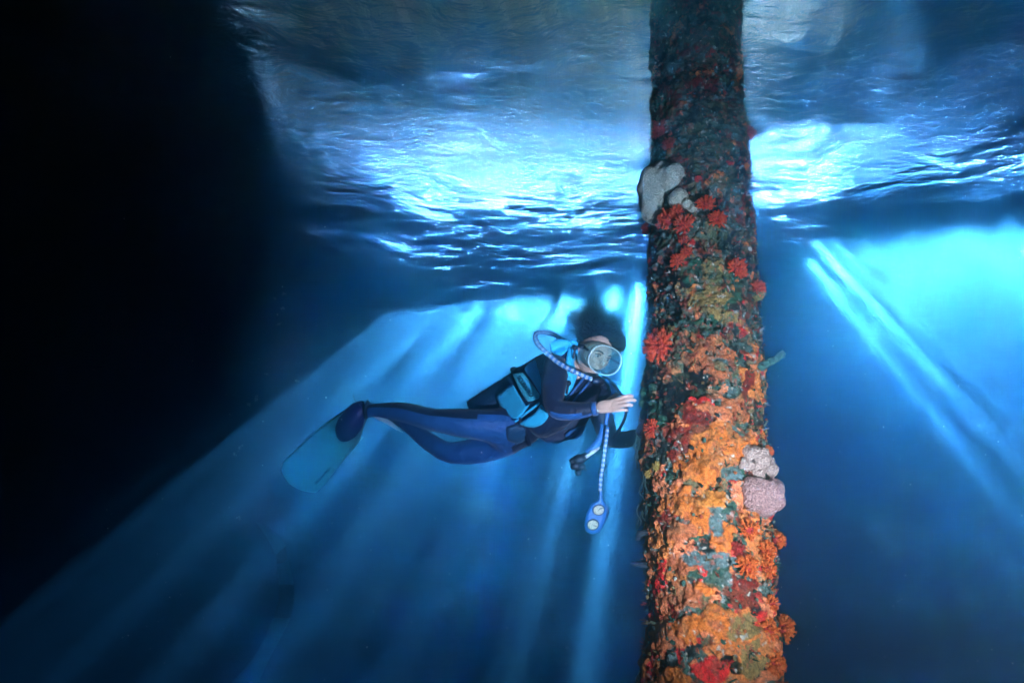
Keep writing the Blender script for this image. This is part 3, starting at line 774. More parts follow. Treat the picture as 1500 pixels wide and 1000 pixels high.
def build_hair():
    rng = random.Random(12)
    lobes = [(878, 490, 25), (894, 494, 20), (860, 484, 15), (884, 474, 22), (868, 472, 15), (905, 506, 12), (856, 490, 13), (872, 498, 20), (852, 474, 9), (872, 466, 10), (860, 470, 10), (896, 478, 14), (908, 496, 9)]
    core = lump('hair', [(P(x, y, 3.07), .86 * r * 3.07 / F) for x, y, r in lobes], hairm, .35, freq=9)
    core.name = 'hair'; me = core.data; loc = core.location.copy()
    me.transform(Matrix.Translation(loc)); bpy.data.objects.remove(core)
    bm = bmesh.new(); bm.from_mesh(me)
    vs = [v.co.copy() for v in bm.verts]; ns = [v.normal.copy() for v in bm.verts]
    ctr = P(878, 496, 3.07)
    for k in range(1500):
        i = rng.randrange(len(vs)); q = vs[i]; n = (q - ctr).normalized()
        up = n.dot(CU)
        if up < -.15 and n.dot(CR) < .5: continue
        L = rng.uniform(.012, .040) * (1.0 + .9 * max(0, up) ** 2)
        yy = 500 - F * q.dot(CU) / q.dot(CF); xx = 750 + F * q.x / q.dot(CF)
        if xx < 876 and up > .1: L *= 1.55
        if xx > 890: L *= .5
        d = (n * .7 + CU * .5 + Vector((rng.gauss(0, .45), rng.gauss(0, .45), rng.gauss(0, .45))) + CR * (-.5 if xx < 862 else .1)).normalized()
        pts = [q - n * .01]
        for s_ in range(4):
            d = (d + Vector((rng.gauss(0, .28), rng.gauss(0, .28), rng.gauss(0, .28)))).normalized(); pts.append(pts[-1] + d * L / 3)
        tube(bm, pts, [.0022, .0019, .0015, .0011, .0006], 3, cap=False, steps=2)
    for k in range(260):
        a = rng.uniform(-2.9, .75); x = 878 + math.cos(a) * 26 * rng.uniform(.6, 1); y = 488 + math.sin(a) * 26 * rng.uniform(.6, 1)
        q = P(x, y, 3.07 + rng.uniform(-.06, .06)); L = rng.uniform(.035, .085) * (1.2 if x < 876 else .62)
        d = (CR * math.cos(a) * .6 + CU * (.9 - math.sin(a) * .2) * .7 + CR * (-.35 if x < 870 else .0) + Vector((rng.gauss(0, .25), rng.gauss(0, .25), rng.gauss(0, .25)))).normalized()
        s1_ = d.orthogonal().normalized(); s2_ = d.cross(s1_); ph = rng.random() * 6; cr_ = rng.uniform(.005, .013)
        pts = [q + d * (L * t / 7 - .012) + (s1_ * math.cos(ph + t * 1.3) + s2_ * math.sin(ph + t * 1.3)) * cr_ * (t / 7 + .2) for t in range(8)]
        tube(bm, pts, [.0065, .0065, .006, .0055, .0046, .0036, .0024, .0009], 5, cap=False, steps=2)
    me2 = bpy.data.meshes.new('hair'); bm.to_mesh(me2); bm.free()
    me2.polygons.foreach_set('use_smooth', np.ones(len(me2.polygons), bool))
    child('hair', me2, hairm)
build_hair()

# ---- buoyancy vest: a shell round the chest, then padded panels laid on it
vest_me = skin_mesh('vest', [
    [K('a', 766, 620, 3.27, .115), K('b', 790, 603, 3.25, .132), K('c', 825, 580, 3.20, .148), K('d', 844, 560, 3.17, .125), K('e', 855, 548, 3.14, .085)],
    [K('d', 844, 560, 3.17, .125), K('s', 821, 521, 3.12, .080), K('s_', 817, 510, 3.12, .06)],
], 2)
for p_ in vest_me.polygons: p_.use_smooth = True
vest = child('vest', vest_me, vest_navy)
vb = bmesh.new(); vb.from_mesh(vest_me); bb = bmesh.new(); bb.from_mesh(body.data); tmp = bpy.data.meshes.new('t'); vb.to_mesh(tmp)
BV = BVHTree.FromBMesh(vb); BB = BVHTree.FromBMesh(bb)
def dep(px, py, tree=BV, default=None):
    r = ray(px, py).normalized(); h = tree.ray_cast(Vector((0, 0, 0)), r)
    return h[0].dot(CF) if h[0] is not None else default
def sub_outline(pts, closed=True, n=6):
    out = []; m_ = len(pts)
    for i in range(m_):
        p0, p1, p2, p3 = (Vector(pts[(i + k) % m_]) for k in (-1, 0, 1, 2))
        for k in range(n):
            t = k / n
            cr_ = 0.5 * ((2 * p1) + (p2 - p0) * t + (2 * p0 - 5 * p1 + 4 * p2 - p3) * t * t + (3 * p1 - p0 - 3 * p2 + p3) * t ** 3)
            ln = p1.lerp(p2, t); out.append(ln.lerp(cr_, .45))
    return out
def pad(pts, thick, depth, step=2.0, rnd=3.0, sink=.02, smooth_o=True):
    """a padded slab: outline in view angles, depth(px,py) gives its base surface, thick its thickness in metres"""
    o = sub_outline(pts) if smooth_o else [Vector(p_) for p_ in pts]
    xs = [p_.x for p_ in o]; ys = [p_.y for p_ in o]
    inner = []
    def dist(q):
        return min((geometry.intersect_point_line(q, o[i], o[(i + 1) % len(o)]) for i in range(len(o))), key=lambda z: 0) if False else min(seg_d(q, o[i], o[(i + 1) % len(o)]) for i in range(len(o)))
    def seg_d(q, a, b):
        ab = b - a; t = max(0, min(1, (q - a).dot(ab) / max(ab.length_squared, 1e-9))); return (a + ab * t - q).length
    def inside(q):
        c_ = False
        for i in range(len(o)):
            a, b = o[i], o[(i + 1) % len(o)]
            if (a.y > q.y) != (b.y > q.y) and q.x < (b.x - a.x) * (q.y - a.y) / (b.y - a.y) + a.x: c_ = not c_
        return c_
    y = min(ys)
    while y < max(ys):
        x = min(xs)
        while x < max(xs):
            q = Vector((x, y))
            if inside(q) and dist(q) > step * .5: inner.append(q)
            x += step
        y += step
    n = len(o)
    res = geometry.delaunay_2d_cdt(o + inner, [(i, (i + 1) % n) for i in range(n)], [], 1, 1e-5)
    V2, E2, F2 = res[0], res[1], res[2]
    dd = [depth(v.x, v.y) for v in V2]; good = [d for d in dd if d is not None]; df = sum(good) / len(good) if good else 3.2
    dd = [df if d is None else d for d in dd]
    bm = bmesh.new(); fr = []; bk = []
    for v, d in zip(V2, dd):
        e = dist(v); h = thick * math.sqrt(max(0.0, min(1, e / rnd)) * (2 - min(1, e / rnd))) if rnd > 0 else thick
        fr.append(bm.verts.new(P(v.x, v.y, d - max(h, thick * .35)))); bk.append(bm.verts.new(P(v.x, v.y, d + sink)))
    used = {}
    for f in F2:
        try:
            bm.faces.new([fr[i] for i in f]).smooth = True; bm.faces.new([bk[i] for i in f][::-1]).smooth = True
        except ValueError: continue
        for k in range(len(f)):
            a, b = f[k], f[(k + 1) % len(f)]; used[(a, b)] = 1
    for (a, b) in list(used):
        if (b, a) not in used: bm.faces.new((fr[a], fr[b], bk[b], bk[a]))
    return bm
def fit(outline, tree, back=0.0):
    xs = [p_[0] for p_ in outline]; ys = [p_[1] for p_ in outline]; A = []; B = []
    for x in np.linspace(min(xs), max(xs), 12):
        for y in np.linspace(min(ys), max(ys), 12):
            d = dep(x, y, tree)
            if d is not None: A.append((1, x, y)); B.append(d)
    A = np.array(A, float); B = np.array(B); k, *_ = np.linalg.lstsq(A, B, rcond=None)
    off = float(np.percentile(B - A @ k, 12))
    return lambda x, y: k[0] + k[1] * x + k[2] * y + off + back - .026
def const(d): return lambda x, y: d
def plane(d0, gx, gy, x0, y0): return lambda x, y: d0 + gx * (x - x0) + gy * (y - y0)
def panel(name, pts, thick, depth, m, par, **k):
    bm = pad(pts, thick, depth, **k); return child(name, bm_mesh(name, bm), m, par)
vd = lambda x, y: dep(x, y)
panel('shoulder_panel', [(806, 503), (815, 497), (834, 498), (833, 511), (822, 521), (808, 516)], .012, lambda x, y: dep(x, y, BV, 3.05) - .004, cyan, vest)
sp = panel('chest_panel', [(836, 497), (848, 502), (850, 522), (849, 540), (840, 566), (829, 583), (819, 578), (823, 556), (828, 531), (832, 512)], .016, lambda x, y: (dep(x, y, BV, 3.06) or 3.06) - .01, cyan, vest)
for (x, y, r) in ((842, 509, 4.2), (832.5, 561, 4.4)):
    bm = bmesh.new()
    z = (dep(x, y) or 3.05) - .03
    ell(bm, P(x, y, z), CR * r * z / F, CU * r * z / F, CF * .012, 12)
    tube(bm, [P(x, y, z), P(x - 1, y + 8, z), P(x - 2, y + 16, z)], .005, 6)
    child('buckle', bm_mesh('buckle', bm), rubber, vest)
panel('side_panel', [(768, 540), (783, 524), (787, 537), (793, 557), (792, 578), (780, 558)], .012, fit([(768, 540), (783, 524), (787, 537), (793, 557), (792, 578), (780, 558)], BV), cyan, vest)
lp = panel('label_patch', [(751, 549), (758, 545.5), (766, 546), (779, 562), (790.5, 578), (788, 584), (775, 588), (770, 585), (760, 569)], .026, fit([(751, 549), (758, 545.5), (766, 546), (779, 562), (790.5, 578), (788, 584), (775, 588), (770, 585), (760, 569)], BV), cyan2, vest)
pk = panel('pocket', [(727, 580), (738, 571), (751, 563), (761, 579), (770, 594), (776, 592), (766, 606), (754, 616), (741, 606), (733, 595)], .026, fit([(727, 580), (738, 571), (751, 563), (761, 579), (770, 594), (776, 592), (766, 606), (754, 616), (741, 606), (733, 595)], BV), cyan, vest)
panel('pocket', [(761, 620), (783, 605), (793, 592), (804, 609), (795, 621), (783, 626), (771, 625)], .022, fit([(761, 620), (783, 605), (793, 592), (804, 609), (795, 621)], BV), cyan, vest)
panel('flap', [(788, 636), (800, 648), (816, 650), (834, 643), (850, 630), (864, 612), (858, 596), (826, 604)], .03, const(3.31), vest_navy, vest)
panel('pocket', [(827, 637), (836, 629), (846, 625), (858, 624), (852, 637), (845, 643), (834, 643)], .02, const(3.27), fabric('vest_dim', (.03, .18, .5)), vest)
for a, b in (((755, 617), (790, 590)), ((826, 590), (862, 545)), ((838, 590), (866, 556))):
    bm = bmesh.new(); pts = []
    for k in range(6):
        x = a[0] + (b[0] - a[0]) * k / 5; y = a[1] + (b[1] - a[1]) * k / 5; pts.append(P(x, y, (dep(x, y) or 3.06) - .03 if k else (dep(x, y) or 3.1) - .01))
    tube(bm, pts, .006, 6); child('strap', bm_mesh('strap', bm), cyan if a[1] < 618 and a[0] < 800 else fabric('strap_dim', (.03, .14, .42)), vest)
def lettering(txt, p0, p1, size, m, par, name='lettering', extr=.0015, lift=.0):
    """raised letters running from p0 to p1 (points in space), standing off toward the viewer"""
    cu = bpy.data.curves.new(name, 'FONT'); cu.body = txt; cu.size = 1; cu.extrude = .03; cu.align_x = 'CENTER'; cu.align_y = 'CENTER'; cu.space_character = 1.05; cu.offset = .012
    ob = bpy.data.objects.new(name, cu); COL.objects.link(ob)
    dg = bpy.context.evaluated_depsgraph_get(); dg.update()
    me = bpy.data.meshes.new_from_object(ob.evaluated_get(dg)); bpy.data.objects.remove(ob)
    xs = [v.co.x for v in me.vertices]; w = max(xs) - min(xs)
    X = (p1 - p0); L = X.length; X.normalize(); Zn = -((p0 + p1) / 2).normalized(); Zn = (Zn - X * Zn.dot(X)).normalized(); Y = Zn.cross(X)
    c0 = (p0 + p1) / 2 + Zn * lift; sx = L / w
    M = Matrix(((X.x * sx, Y.x * size, Zn.x * size, c0.x), (X.y * sx, Y.y * size, Zn.y * size, c0.y), (X.z * sx, Y.z * size, Zn.z * size, c0.z), (0, 0, 0, 1)))
    me.transform(M); me.materials.clear()
    return child(name, me, m, par)
LF = fit([(751, 549), (758, 545.5), (766, 546), (779, 562), (790.5, 578), (788, 584), (775, 588), (770, 585), (760, 569)], BV, -.026)
lettering('SCUBAPRO', P(759.5, 552, LF(759.5, 552) - .003), P(779.5, 581, LF(779.5, 581) - .003), .030, rubber, lp, lift=.002)
# weight belt
bm = pad([(742, 626), (758, 621), (770, 627), (772, 643), (758, 650), (744, 645)], .02, lambda x, y: dep(x, y, BB, 3.2), rnd=4)
belt = child('weight_belt', bm_mesh('weight_belt', bm), fabric('belt', (.015, .07, .16)))
bm = bmesh.new(); pts = [P(x, y, (dep(x, y, BB) or 3.2) - .006) for x, y in ((752, 600), (762, 618), (770, 636), (776, 652))]; tube(bm, pts, .012, 8)
child('belt_band', bm_mesh('belt_band', bm), rubber, belt)
# cuff
bm = bmesh.new(); tube(bm, [P(868, 599, 2.853), P(874.5, 598, 2.846)], [.033, .031], 16, steps=2); child('cuff', bm_mesh('cuff', bm), suit_blue)

# ---- fins
def build_fin(blade_pts, dfn, pocket, txt):
    bm = pad(blade_pts, .006, dfn, step=5, rnd=2.0, sink=.004)
    fin = link('fin', None); fin.parent = person; fin.matrix_parent_inverse = Matrix.Translation(person.location).inverted()
    fin.location = pocket[0][0]
    bl = child2('blade', bm_mesh('blade', bm), finbl, fin)
    bm = bmesh.new(); tube(bm, [q for q, r in pocket], [r for q, r in pocket], 16)
    child2('foot_pocket', bm_mesh('foot_pocket', bm), finpkt, fin)
    return fin, bl
def child2(name, me, m, par):
    o = link(name, me, m); o.parent = par
    o.matrix_parent_inverse = Matrix.Translation(par.location).inverted()
    return o
f1 = plane(3.41, -.0036, .0020, 520, 610)
fin1, bl1 = build_fin([(527, 592), (505, 603), (460, 635), (416, 676), (412, 688), (417, 700), (427, 711), (444, 719), (463, 721), (475, 708), (500, 675), (528, 640), (535, 615)], f1,
    [(P(536, 597, 3.385), .040), (P(526, 603, 3.39), .058), (P(514, 619, 3.40), .068), (P(507, 631, 3.40), .062), (P(503, 640, 3.405), .040), (P(501, 645, 3.41), .012)], None)
lettering('OCEAN PRO', P(462, 708.5, f1(462, 708) - .012), P(483.5, 685.5, f1(483, 685) - .012), .024, simple('ink', (.01, .05, .2), .6), bl1)
bm = bmesh.new()
for off in (0,):
    tube(bm, [P(527, 594, 3.38), P(505, 603, f1(505, 603) - .01), P(460, 635, f1(460, 635) - .01), P(418, 674, f1(418, 674) - .01)], [.010, .009, .007, .004], 8)
    tube(bm, [P(x, y, f1(x, y) - .01) for x, y in ((530, 640), (500, 676), (472, 712))], [.008, .006, .004], 8)
child2('rail', bm_mesh('rail', bm), finbl, fin1)
bm = bmesh.new(); tube(bm, [P(540, 588, 3.33), P(535, 597, 3.32), P(536, 612, 3.34)], .010, 8); tube(bm, [P(528, 594, 3.37), P(520, 587, 3.37), P(517, 578, 3.38)], .0035, 5); tube(bm, [P(541, 590, 3.37), P(538, 584, 3.36)], .005, 5)
child2('strap', bm_mesh('strap', bm), rubber, fin1)
# second fin, seen nearly edge on below the calf
w_ = [(543, 606), (556, 609), (574, 617), (592, 634), (580, 629), (566, 621), (552, 614)]
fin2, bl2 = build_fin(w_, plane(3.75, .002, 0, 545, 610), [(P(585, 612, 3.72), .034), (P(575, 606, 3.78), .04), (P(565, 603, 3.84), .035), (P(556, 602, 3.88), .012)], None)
bl2.data.materials.clear(); bl2.data.materials.append(simple('fin_lit', (.75, .85, .85), .5))  # second blade paler: the light on it is put into the colour

# ---- mask
UM = (CR * math.cos(math.radians(22)) - CU * math.sin(math.radians(22))); VM = (CR * math.sin(math.radians(22)) + CU * math.cos(math.radians(22)))
NM = (-CF * .93 + CR * .28 - CU * .2).normalized()
UM = (UM - NM * UM.dot(NM)).normalized(); VM = (VM - NM * VM.dot(NM) - UM * VM.dot(UM)).normalized()
MC = P(886, 527.5, 2.925); MA, MB_ = .084, .066
def oval(a, r=1, off=0): 
    ca, sa = math.cos(a), math.sin(a); e = 2.3
    ca2 = math.copysign(abs(ca) ** (2 / e), ca); sa2 = math.copysign(abs(sa) ** (2 / e), sa)
    return MC + UM * (MA * r * ca2) + VM * (MB_ * r * sa2) + NM * off
def build_mask():
    root = link('dive_mask', None, category='dive mask', label='clear oval single window dive mask on the diver face'); root.location = MC
    n = 64
    bm = bmesh.new()
    prof = [(1.0, .008), (1.034, .004), (1.04, -.008), (1.0, -.012), (.965, -.006), (.970, .004)]
    rings = [[bm.verts.new(oval(6.28319 * i / n, r, o)) for r, o in prof] for i in range(n)]
    for i in range(n):
        for k in range(len(prof)):
            bm.faces.new((rings[i][k], rings[(i + 1) % n][k], rings[(i + 1) % n][(k + 1) % 6], rings[i][(k + 1) % 6])).smooth = True
    child2('frame', bm_mesh('frame', bm), simple('mask_frame', (.62, .85, .86), .12, 1.0), root)
    bm = bmesh.new()
    fv = [bm.verts.new(oval(6.28319 * i / n, .97, .002)) for i in range(n)]; bv = [bm.verts.new(oval(6.28319 * i / n, .97, -.002)) for i in range(n)]
    bm.faces.new(fv); bm.faces.new(bv[::-1])
    m, nt, N, L = nodes('mask_glass'); N.remove(N['Principled BSDF'])
    t = N.new('ShaderNodeBsdfTransparent'); t.inputs[0].default_value = (.86, .97, .98, 1); g = N.new('ShaderNodeBsdfGlossy'); g.inputs['Roughness'].default_value = .03
    fr = N.new('ShaderNodeFresnel'); fr.inputs['IOR'].default_value = 1.35; x = N.new('ShaderNodeMixShader')
    mf = N.new('ShaderNodeBsdfTranslucent'); mf.inputs[0].default_value = (.6, .9, .95, 1); dfu = N.new('ShaderNodeBsdfDiffuse'); dfu.inputs[0].default_value = (.5, .8, .85, 1)
    xa = N.new('ShaderNodeMixShader'); xa.inputs[0].default_value = .5; L.new(mf.outputs[0], xa.inputs[1]); L.new(dfu.outputs[0], xa.inputs[2])
    tcm = N.new('ShaderNodeTexCoord'); nm = N.new('ShaderNodeTexNoise'); nm.inputs['Scale'].default_value = 22; rm_ = N.new('ShaderNodeMapRange'); rm_.inputs['From Min'].default_value = .45; rm_.inputs['From Max'].default_value = .7; rm_.inputs['To Min'].default_value = .02; rm_.inputs['To Max'].default_value = .22
    L.new(tcm.outputs['Object'], nm.inputs['Vector']); L.new(nm.outputs['Fac'], rm_.inputs['Value']); xb = N.new('ShaderNodeMixShader'); L.new(rm_.outputs[0], xb.inputs[0]); L.new(t.outputs[0], xb.inputs[1]); L.new(xa.outputs[0], xb.inputs[2])
    L.new(fr.outputs[0], x.inputs[0]); L.new(xb.outputs[0], x.inputs[1]); L.new(g.outputs[0], x.inputs[2]); L.new(x.outputs[0], N['Material Output'].inputs['Surface'])
    child2('lens', bm_mesh('lens', bm), m, root)
    # translucent skirt closing onto the face
    m, nt, N, L = nodes('mask_skirt'); N.remove(N['Principled BSDF'])
    t = N.new('ShaderNodeBsdfTransparent'); t.inputs[0].default_value = (.55, .85, .88, 1); g = N.new('ShaderNodeBsdfTranslucent'); g.inputs[0].default_value = (.45, .75, .78, 1)
    d_ = N.new('ShaderNodeBsdfPrincipled'); d_.inputs['Base Color'].default_value = (.25, .55, .6, 1); d_.inputs['Roughness'].default_value = .2
    x = N.new('ShaderNodeMixShader'); x.inputs[0].default_value = .5; x2 = N.new('ShaderNodeMixShader'); x2.inputs[0].default_value = .55
    L.new(g.outputs[0], x.inputs[1]); L.new(d_.outputs[0], x.inputs[2]); L.new(t.outputs[0], x2.inputs[1]); L.new(x.outputs[0], x2.inputs[2]); L.new(x2.outputs[0], N['Material Output'].inputs['Surface'])
    bm = bmesh.new(); rr = []
    FC = HC + FWD * .070 + UPH * .004
    for k, t_ in enumerate((0, .35, .7, 1)):
        ring = []
        for i in range(n):
            a = 6.28319 * i / n; q = oval(a, .99, -.008); fq = FC + (q - MC) * .86 - FWD * (.030 * abs(math.cos(a)))
            ring.append(bm.verts.new(q.lerp(fq, t_)))
        rr.append(ring)
    for a, b in zip(rr, rr[1:]):
        for i in range(n): bm.faces.new((a[i], a[(i + 1) % n], b[(i + 1) % n], b[i])).smooth = True
    child2('skirt', bm_mesh('skirt', bm), m, root)
    bm = bmesh.new()
    tube(bm, [oval(3.0, 1.0, -.012), HC - RTH * .072 + FWD * .03 + UPH * .012, HC - RTH * .084 - FWD * .02 + UPH * .015, HC - RTH * .06 - FWD * .08 + UPH * .02, HC - FWD * .102 + UPH * .02, HC + RTH * .06 - FWD * .08 + UPH * .02, HC + RTH * .084 - FWD * .02 + UPH * .015, oval(.1, 1.0, -.012)], .006, 8)
    child2('strap', bm_mesh('strap', bm), rubber, root)
    bm = bmesh.new(); q = P(853, 508, 3.0); ell(bm, q, CR * .016, CU * .011, CF * .01, 10); child2('buckle', bm_mesh('buckle', bm), rubber, root)
build_mask()

# ---- tank, regulator, hoses, console
def build_tank():
    root = link('scuba_tank', None, category='air tank', label='dark air tank strapped along the back of the diver'); root.location = P(757, 570, 3.4)
    a, b = P(699, 607, 3.40), P(812, 535, 3.36); d = (b - a).normalized()
    bm = bmesh.new(); tube(bm, [a - d * .03, a, a + d * .03, b - d * .06, b - d * .02, b + d * .01, b + d * .02], [.03, .085, .092, .092, .080, .045, .02], 24, steps=3)
    child2('cylinder', bm_mesh('cylinder', bm), simple('tank_paint', (.012, .035, .08), .35, .6), root)
    bm = bmesh.new(); tube(bm, [b, b + d * .05, b + d * .07], [.022, .022, .015], 12, steps=2); v = b + d * .05
    tube(bm, [v - CF * .04, v + CF * .05], [.017, .02], 12, steps=2); child2('valve', bm_mesh('valve', bm), steel, root)
    bm = bmesh.new(); m_ = a.lerp(b, .62); tube(bm, [m_ - d * .025, m_ + d * .025], .0965, 28, steps=2); q = m_ + (P(757, 560, 3.4) - P(757, 585, 3.4)).normalized() * .085 - CR * .04
    ell(bm, m_ + (CU * .80 - CR * .60) * .097, CR * .022, CU * .018, CF * .02, 10)
    child2('tank_band', bm_mesh('tank_band', bm), rubber, root)
build_tank()
def hose(name, pts, r, label, stripe=None, mats=(hose_b,), **k):
    bm = bmesh.new(); seg = 10
    if stripe:
        dens = []
        Q = tube(bmesh.new(), pts, r, 4, steps=10)
        L = 0; 
        # resample evenly so that the spiral wrap shows
        ds = [0]
        for i in range(1, len(Q)): ds.append(ds[-1] + (Q[i] - Q[i - 1]).length)
        n = int(ds[-1] / (stripe / 2)); R = []
        for kx in range(n + 1):
            t = ds[-1] * kx / n; i = max(1, next((j for j in range(len(ds)) if ds[j] >= t - 1e-9), len(ds) - 1)); u = (t - ds[i - 1]) / max(ds[i] - ds[i - 1], 1e-9); R.append(Q[i - 1].lerp(Q[i], min(1, u)))
        rr = [r * (1.0 if (kx // 1) % 2 else 1.16) for kx in range(len(R))]
        tube(bm, R, rr, seg, steps=1)
        bm.faces.ensure_lookup_table()
        for i, f in enumerate(bm.faces): f.material_index = (i // seg) % 2 if len(mats) > 1 else 0
    else:
        tube(bm, pts, r, seg, steps=8)
    return link(name, bm_mesh(name, bm), list(mats), category='hose', label=label, **k)
hose('hose', [P(832, 503, 3.2), P(822, 496, 3.22), P(808, 489, 3.2), P(794, 486.5, 3.12), P(784.5, 490, 3.05), P(786, 500, 3.0), P(797, 513, 2.96), P(815, 529, 2.93), P(835, 541, 2.91), P(852, 549, 2.91), P(866, 555, 2.93)], .0105, 'pale spiral wrapped air hose looping over the shoulder to the mouth', stripe=.024, mats=(hose_b, hose_w))
hose('hose', [P(885, 640, 3.0), P(889, 610, 2.99), P(896, 585, 3.0), P(897, 568, 3.04), P(888, 556, 3.08)], .0095, 'plain blue upper hose running down the chest behind the raised hand')
hose('hose', [P(890, 625, 2.93), P(887, 650, 2.92), P(883, 680, 2.92), P(880, 700, 2.92), P(879, 718, 2.92)], .0085, 'blue and white spiral wrapped hose hanging straight down to the gauges', stripe=.022, mats=(hose_b, hose_w))
hose('hose', [P(884, 552, 3.1), P(895, 559, 3.06), P(905, 571, 3.0), P(913, 583, 2.96), P(917, 597, 2.96), P(915, 613, 3.0), P(908, 627, 3.05), P(899, 640, 3.12)], .0078, 'thin black hose curving behind the open hand to the far elbow', mats=(rubber,))
hose('hose', [P(884, 622, 2.98), P(882, 634, 2.97), P(876, 647, 2.96), P(867, 658, 2.95), P(860, 664, 2.95)], .0165, 'thick ribbed blue inflator hose below the raised hand', stripe=.018, mats=(hose_b,))
def build_inflator():
    root = link('inflator', None, category='inflator', label='black vest inflator mouthpiece with steel connector below the hand'); root.location = P(846, 680, 2.95)
    bm = bmesh.new(); rng = random.Random(5)
    for x, y, rx, ry in ((849, 672, 13, 9), (843, 682, 10, 8), (852, 683, 8, 7), (847, 692, 6, 6), (838, 675, 6, 5), (857, 668, 7, 6)):
        ell(bm, P(x, y, 2.95), CR * rx * .0032 * .8, CU * ry * .0032 * .8, CF * .022, 12)
    tube(bm, [P(848, 688, 2.95), P(846, 696, 2.95)], [.012, .006], 8); tube(bm, [P(855, 685, 2.95), P(859, 689, 2.95)], [.01, .005], 8)
    child2('mouthpiece', bm_mesh('mouthpiece', bm), rubber, root)
    bm = bmesh.new(); tube(bm, [P(858, 669, 2.93), P(865, 664, 2.93), P(866, 663, 2.93), P(871, 660, 2.93), P(878, 655, 2.95)], [.009, .009, .012, .008, .006], 10, steps=3)
    child2('connector', bm_mesh('connector', bm), steel, root)
build_inflator()
def build_second_stage():
    root = link('regulator', None, category='regulator', label='dark mouth regulator under the mask at the chin'); root.location = P(874, 556, 2.95)
    bm = bmesh.new(); ell(bm, P(874, 557, 2.945), CR * .036 - CU * .008, CU * .021 + CR * .004, CF * .03, 20); tube(bm, [P(880, 561, 2.94), P(886, 569, 2.96)], [.02, .014], 10)
    child2('housing', bm_mesh('housing', bm), rubber, root)
    bm = bmesh.new(); ell(bm, P(873, 558, 2.918), CR * .018, CU * .012, CF * .006, 14); child2('cover', bm_mesh('cover', bm), simple('reg_cover', (.02, .06, .14), .4, .5), root)
build_second_stage()
def build_console():
    root = link('gauge_console', None, category='gauge console', label='blue twin dial gauge console hanging from its spiral wrapped hose'); root.location = P(872, 757, 2.92)
    dfn = const(2.93)
    bm = pad([(878, 716), (882, 716), (883, 730), (887, 738), (888.5, 750), (884, 768), (878, 779), (868, 782), (858, 778), (855.5, 768), (859, 752), (866, 738), (876, 731)], .022, dfn, step=2, rnd=4, sink=.02)
    bt = child2('boot', bm_mesh('boot', bm), simple('console_blue', (.03, .22, .62), .4, .5), root)
    bm = pad([(887, 737), (892, 746), (891, 756), (884, 770), (886, 752)], .008, const(2.945), step=2, rnd=3, sink=.02)
    child2('back_shell', bm_mesh('back_shell', bm), simple('console_dark', (.015, .09, .3), .4, .5), root)
    face = simple('dial_face', (.72, .78, .60), .4, .4); ring = simple('dial_ring', (.02, .08, .18), .3, .6)
    for (x, y, t0) in ((877, 746.5, .5), (868.5, 768, -.6)):
        c0 = P(x, y, 2.904); r = .0235; ux = (CR * .95 + CU * .25 - CF * .15).normalized(); uy = (CU * .9 - CR * .25).normalized(); uz = ux.cross(uy).normalized()
        if uz.dot(CF) > 0: uz = -uz
        uy = uz.cross(ux)
        def ring_pts(rad, h): return [c0 + ux * rad * math.cos(6.28319 * k / 32) + uy * rad * .9 * math.sin(6.28319 * k / 32) + uz * h for k in range(32)]
        bm = bmesh.new(); A = [bm.verts.new(q) for q in ring_pts(r, .003)]; B = [bm.verts.new(q) for q in ring_pts(r, -.01)]; bm.faces.new(A)
        for k in range(32): bm.faces.new((A[k], A[(k + 1) % 32], B[(k + 1) % 32], B[k]))
        dial = child2('dial', bm_mesh('dial', bm), face, root)
        bm = bmesh.new(); pr = [(r, .004), (r * 1.18, .006), (r * 1.22, -.01), (r, -.008)]; RG = [ring_pts(a_, h_) for a_, h_ in pr]; VV = [[bm.verts.new(q) for q in g_] for g_ in RG]
        for i in range(4):
            for k in range(32): bm.faces.new((VV[i][k], VV[i][(k + 1) % 32], VV[(i + 1) % 4][(k + 1) % 32], VV[(i + 1) % 4][k])).smooth = True
        rg = child2('bezel', bm_mesh('bezel', bm), ring, root)
        bm = bmesh.new()
        def bar(a0, r0, r1, w):
            d_ = ux * math.cos(a0) + uy * math.sin(a0); tube(bm, [c0 + d_ * r0 + uz * .0045, c0 + d_ * r1 + uz * .0045], w, 4, steps=1)
        bar(t0, -.005, .018, .0016)
        for k in range(8): bar(k * .785 + .3, .0165, .0205, .0010 if k % 2 else .0016)
        nd = child2('needle', bm_mesh('needle', bm), rubber, root)
build_console()
vb.free(); bb.free(); bpy.data.meshes.remove(tmp)

# ------------------------------------------------------------------ added unseen blocks that close off the low sky at both sides
def blocker_body(pts, z0, z1, flare, label):
    root = link('low_sky_blocker', None, category='blocker', label=label); root.location = (pts[0][0], pts[0][1], ZS)  # added only to block low sky light, not part of the harbour
    bm = bmesh.new(); cx = sum(p_[0] for p_ in pts) / len(pts); cy = sum(p_[1] for p_ in pts) / len(pts)
    lv = []
    for z, f in ((z0, .90), (z0 + .5, .96), (z1 - .3, 1.0), (z1 - .3, 1.015), (z1, 1.015)):
        lv.append([bm.verts.new((cx + (x - cx) * f, cy + (y - cy) * f, z)) for x, y in pts])
    n = len(pts)
    for a, b in zip(lv, lv[1:]):
        for i in range(n): bm.faces.new((a[i], a[(i + 1) % n], b[(i + 1) % n], b[i]))
    bm.faces.new(lv[0][::-1]); bm.faces.new(lv[-1])
    child2('blocker_body', bm_mesh('blocker_body', bm), simple('blocker_paint', (.03, .035, .04), .6, noise_amt=.3, nscale=2), root)
blocker_body([(-2.5, 12.2), (-2.9, 13.4), (-3.6, 14.6), (-22, 14.6), (-22, 12.0), (-6, 12.0)], ZS - .45, ZS + 3.2, 1, 'added unseen barge beyond the pier on the quay side')
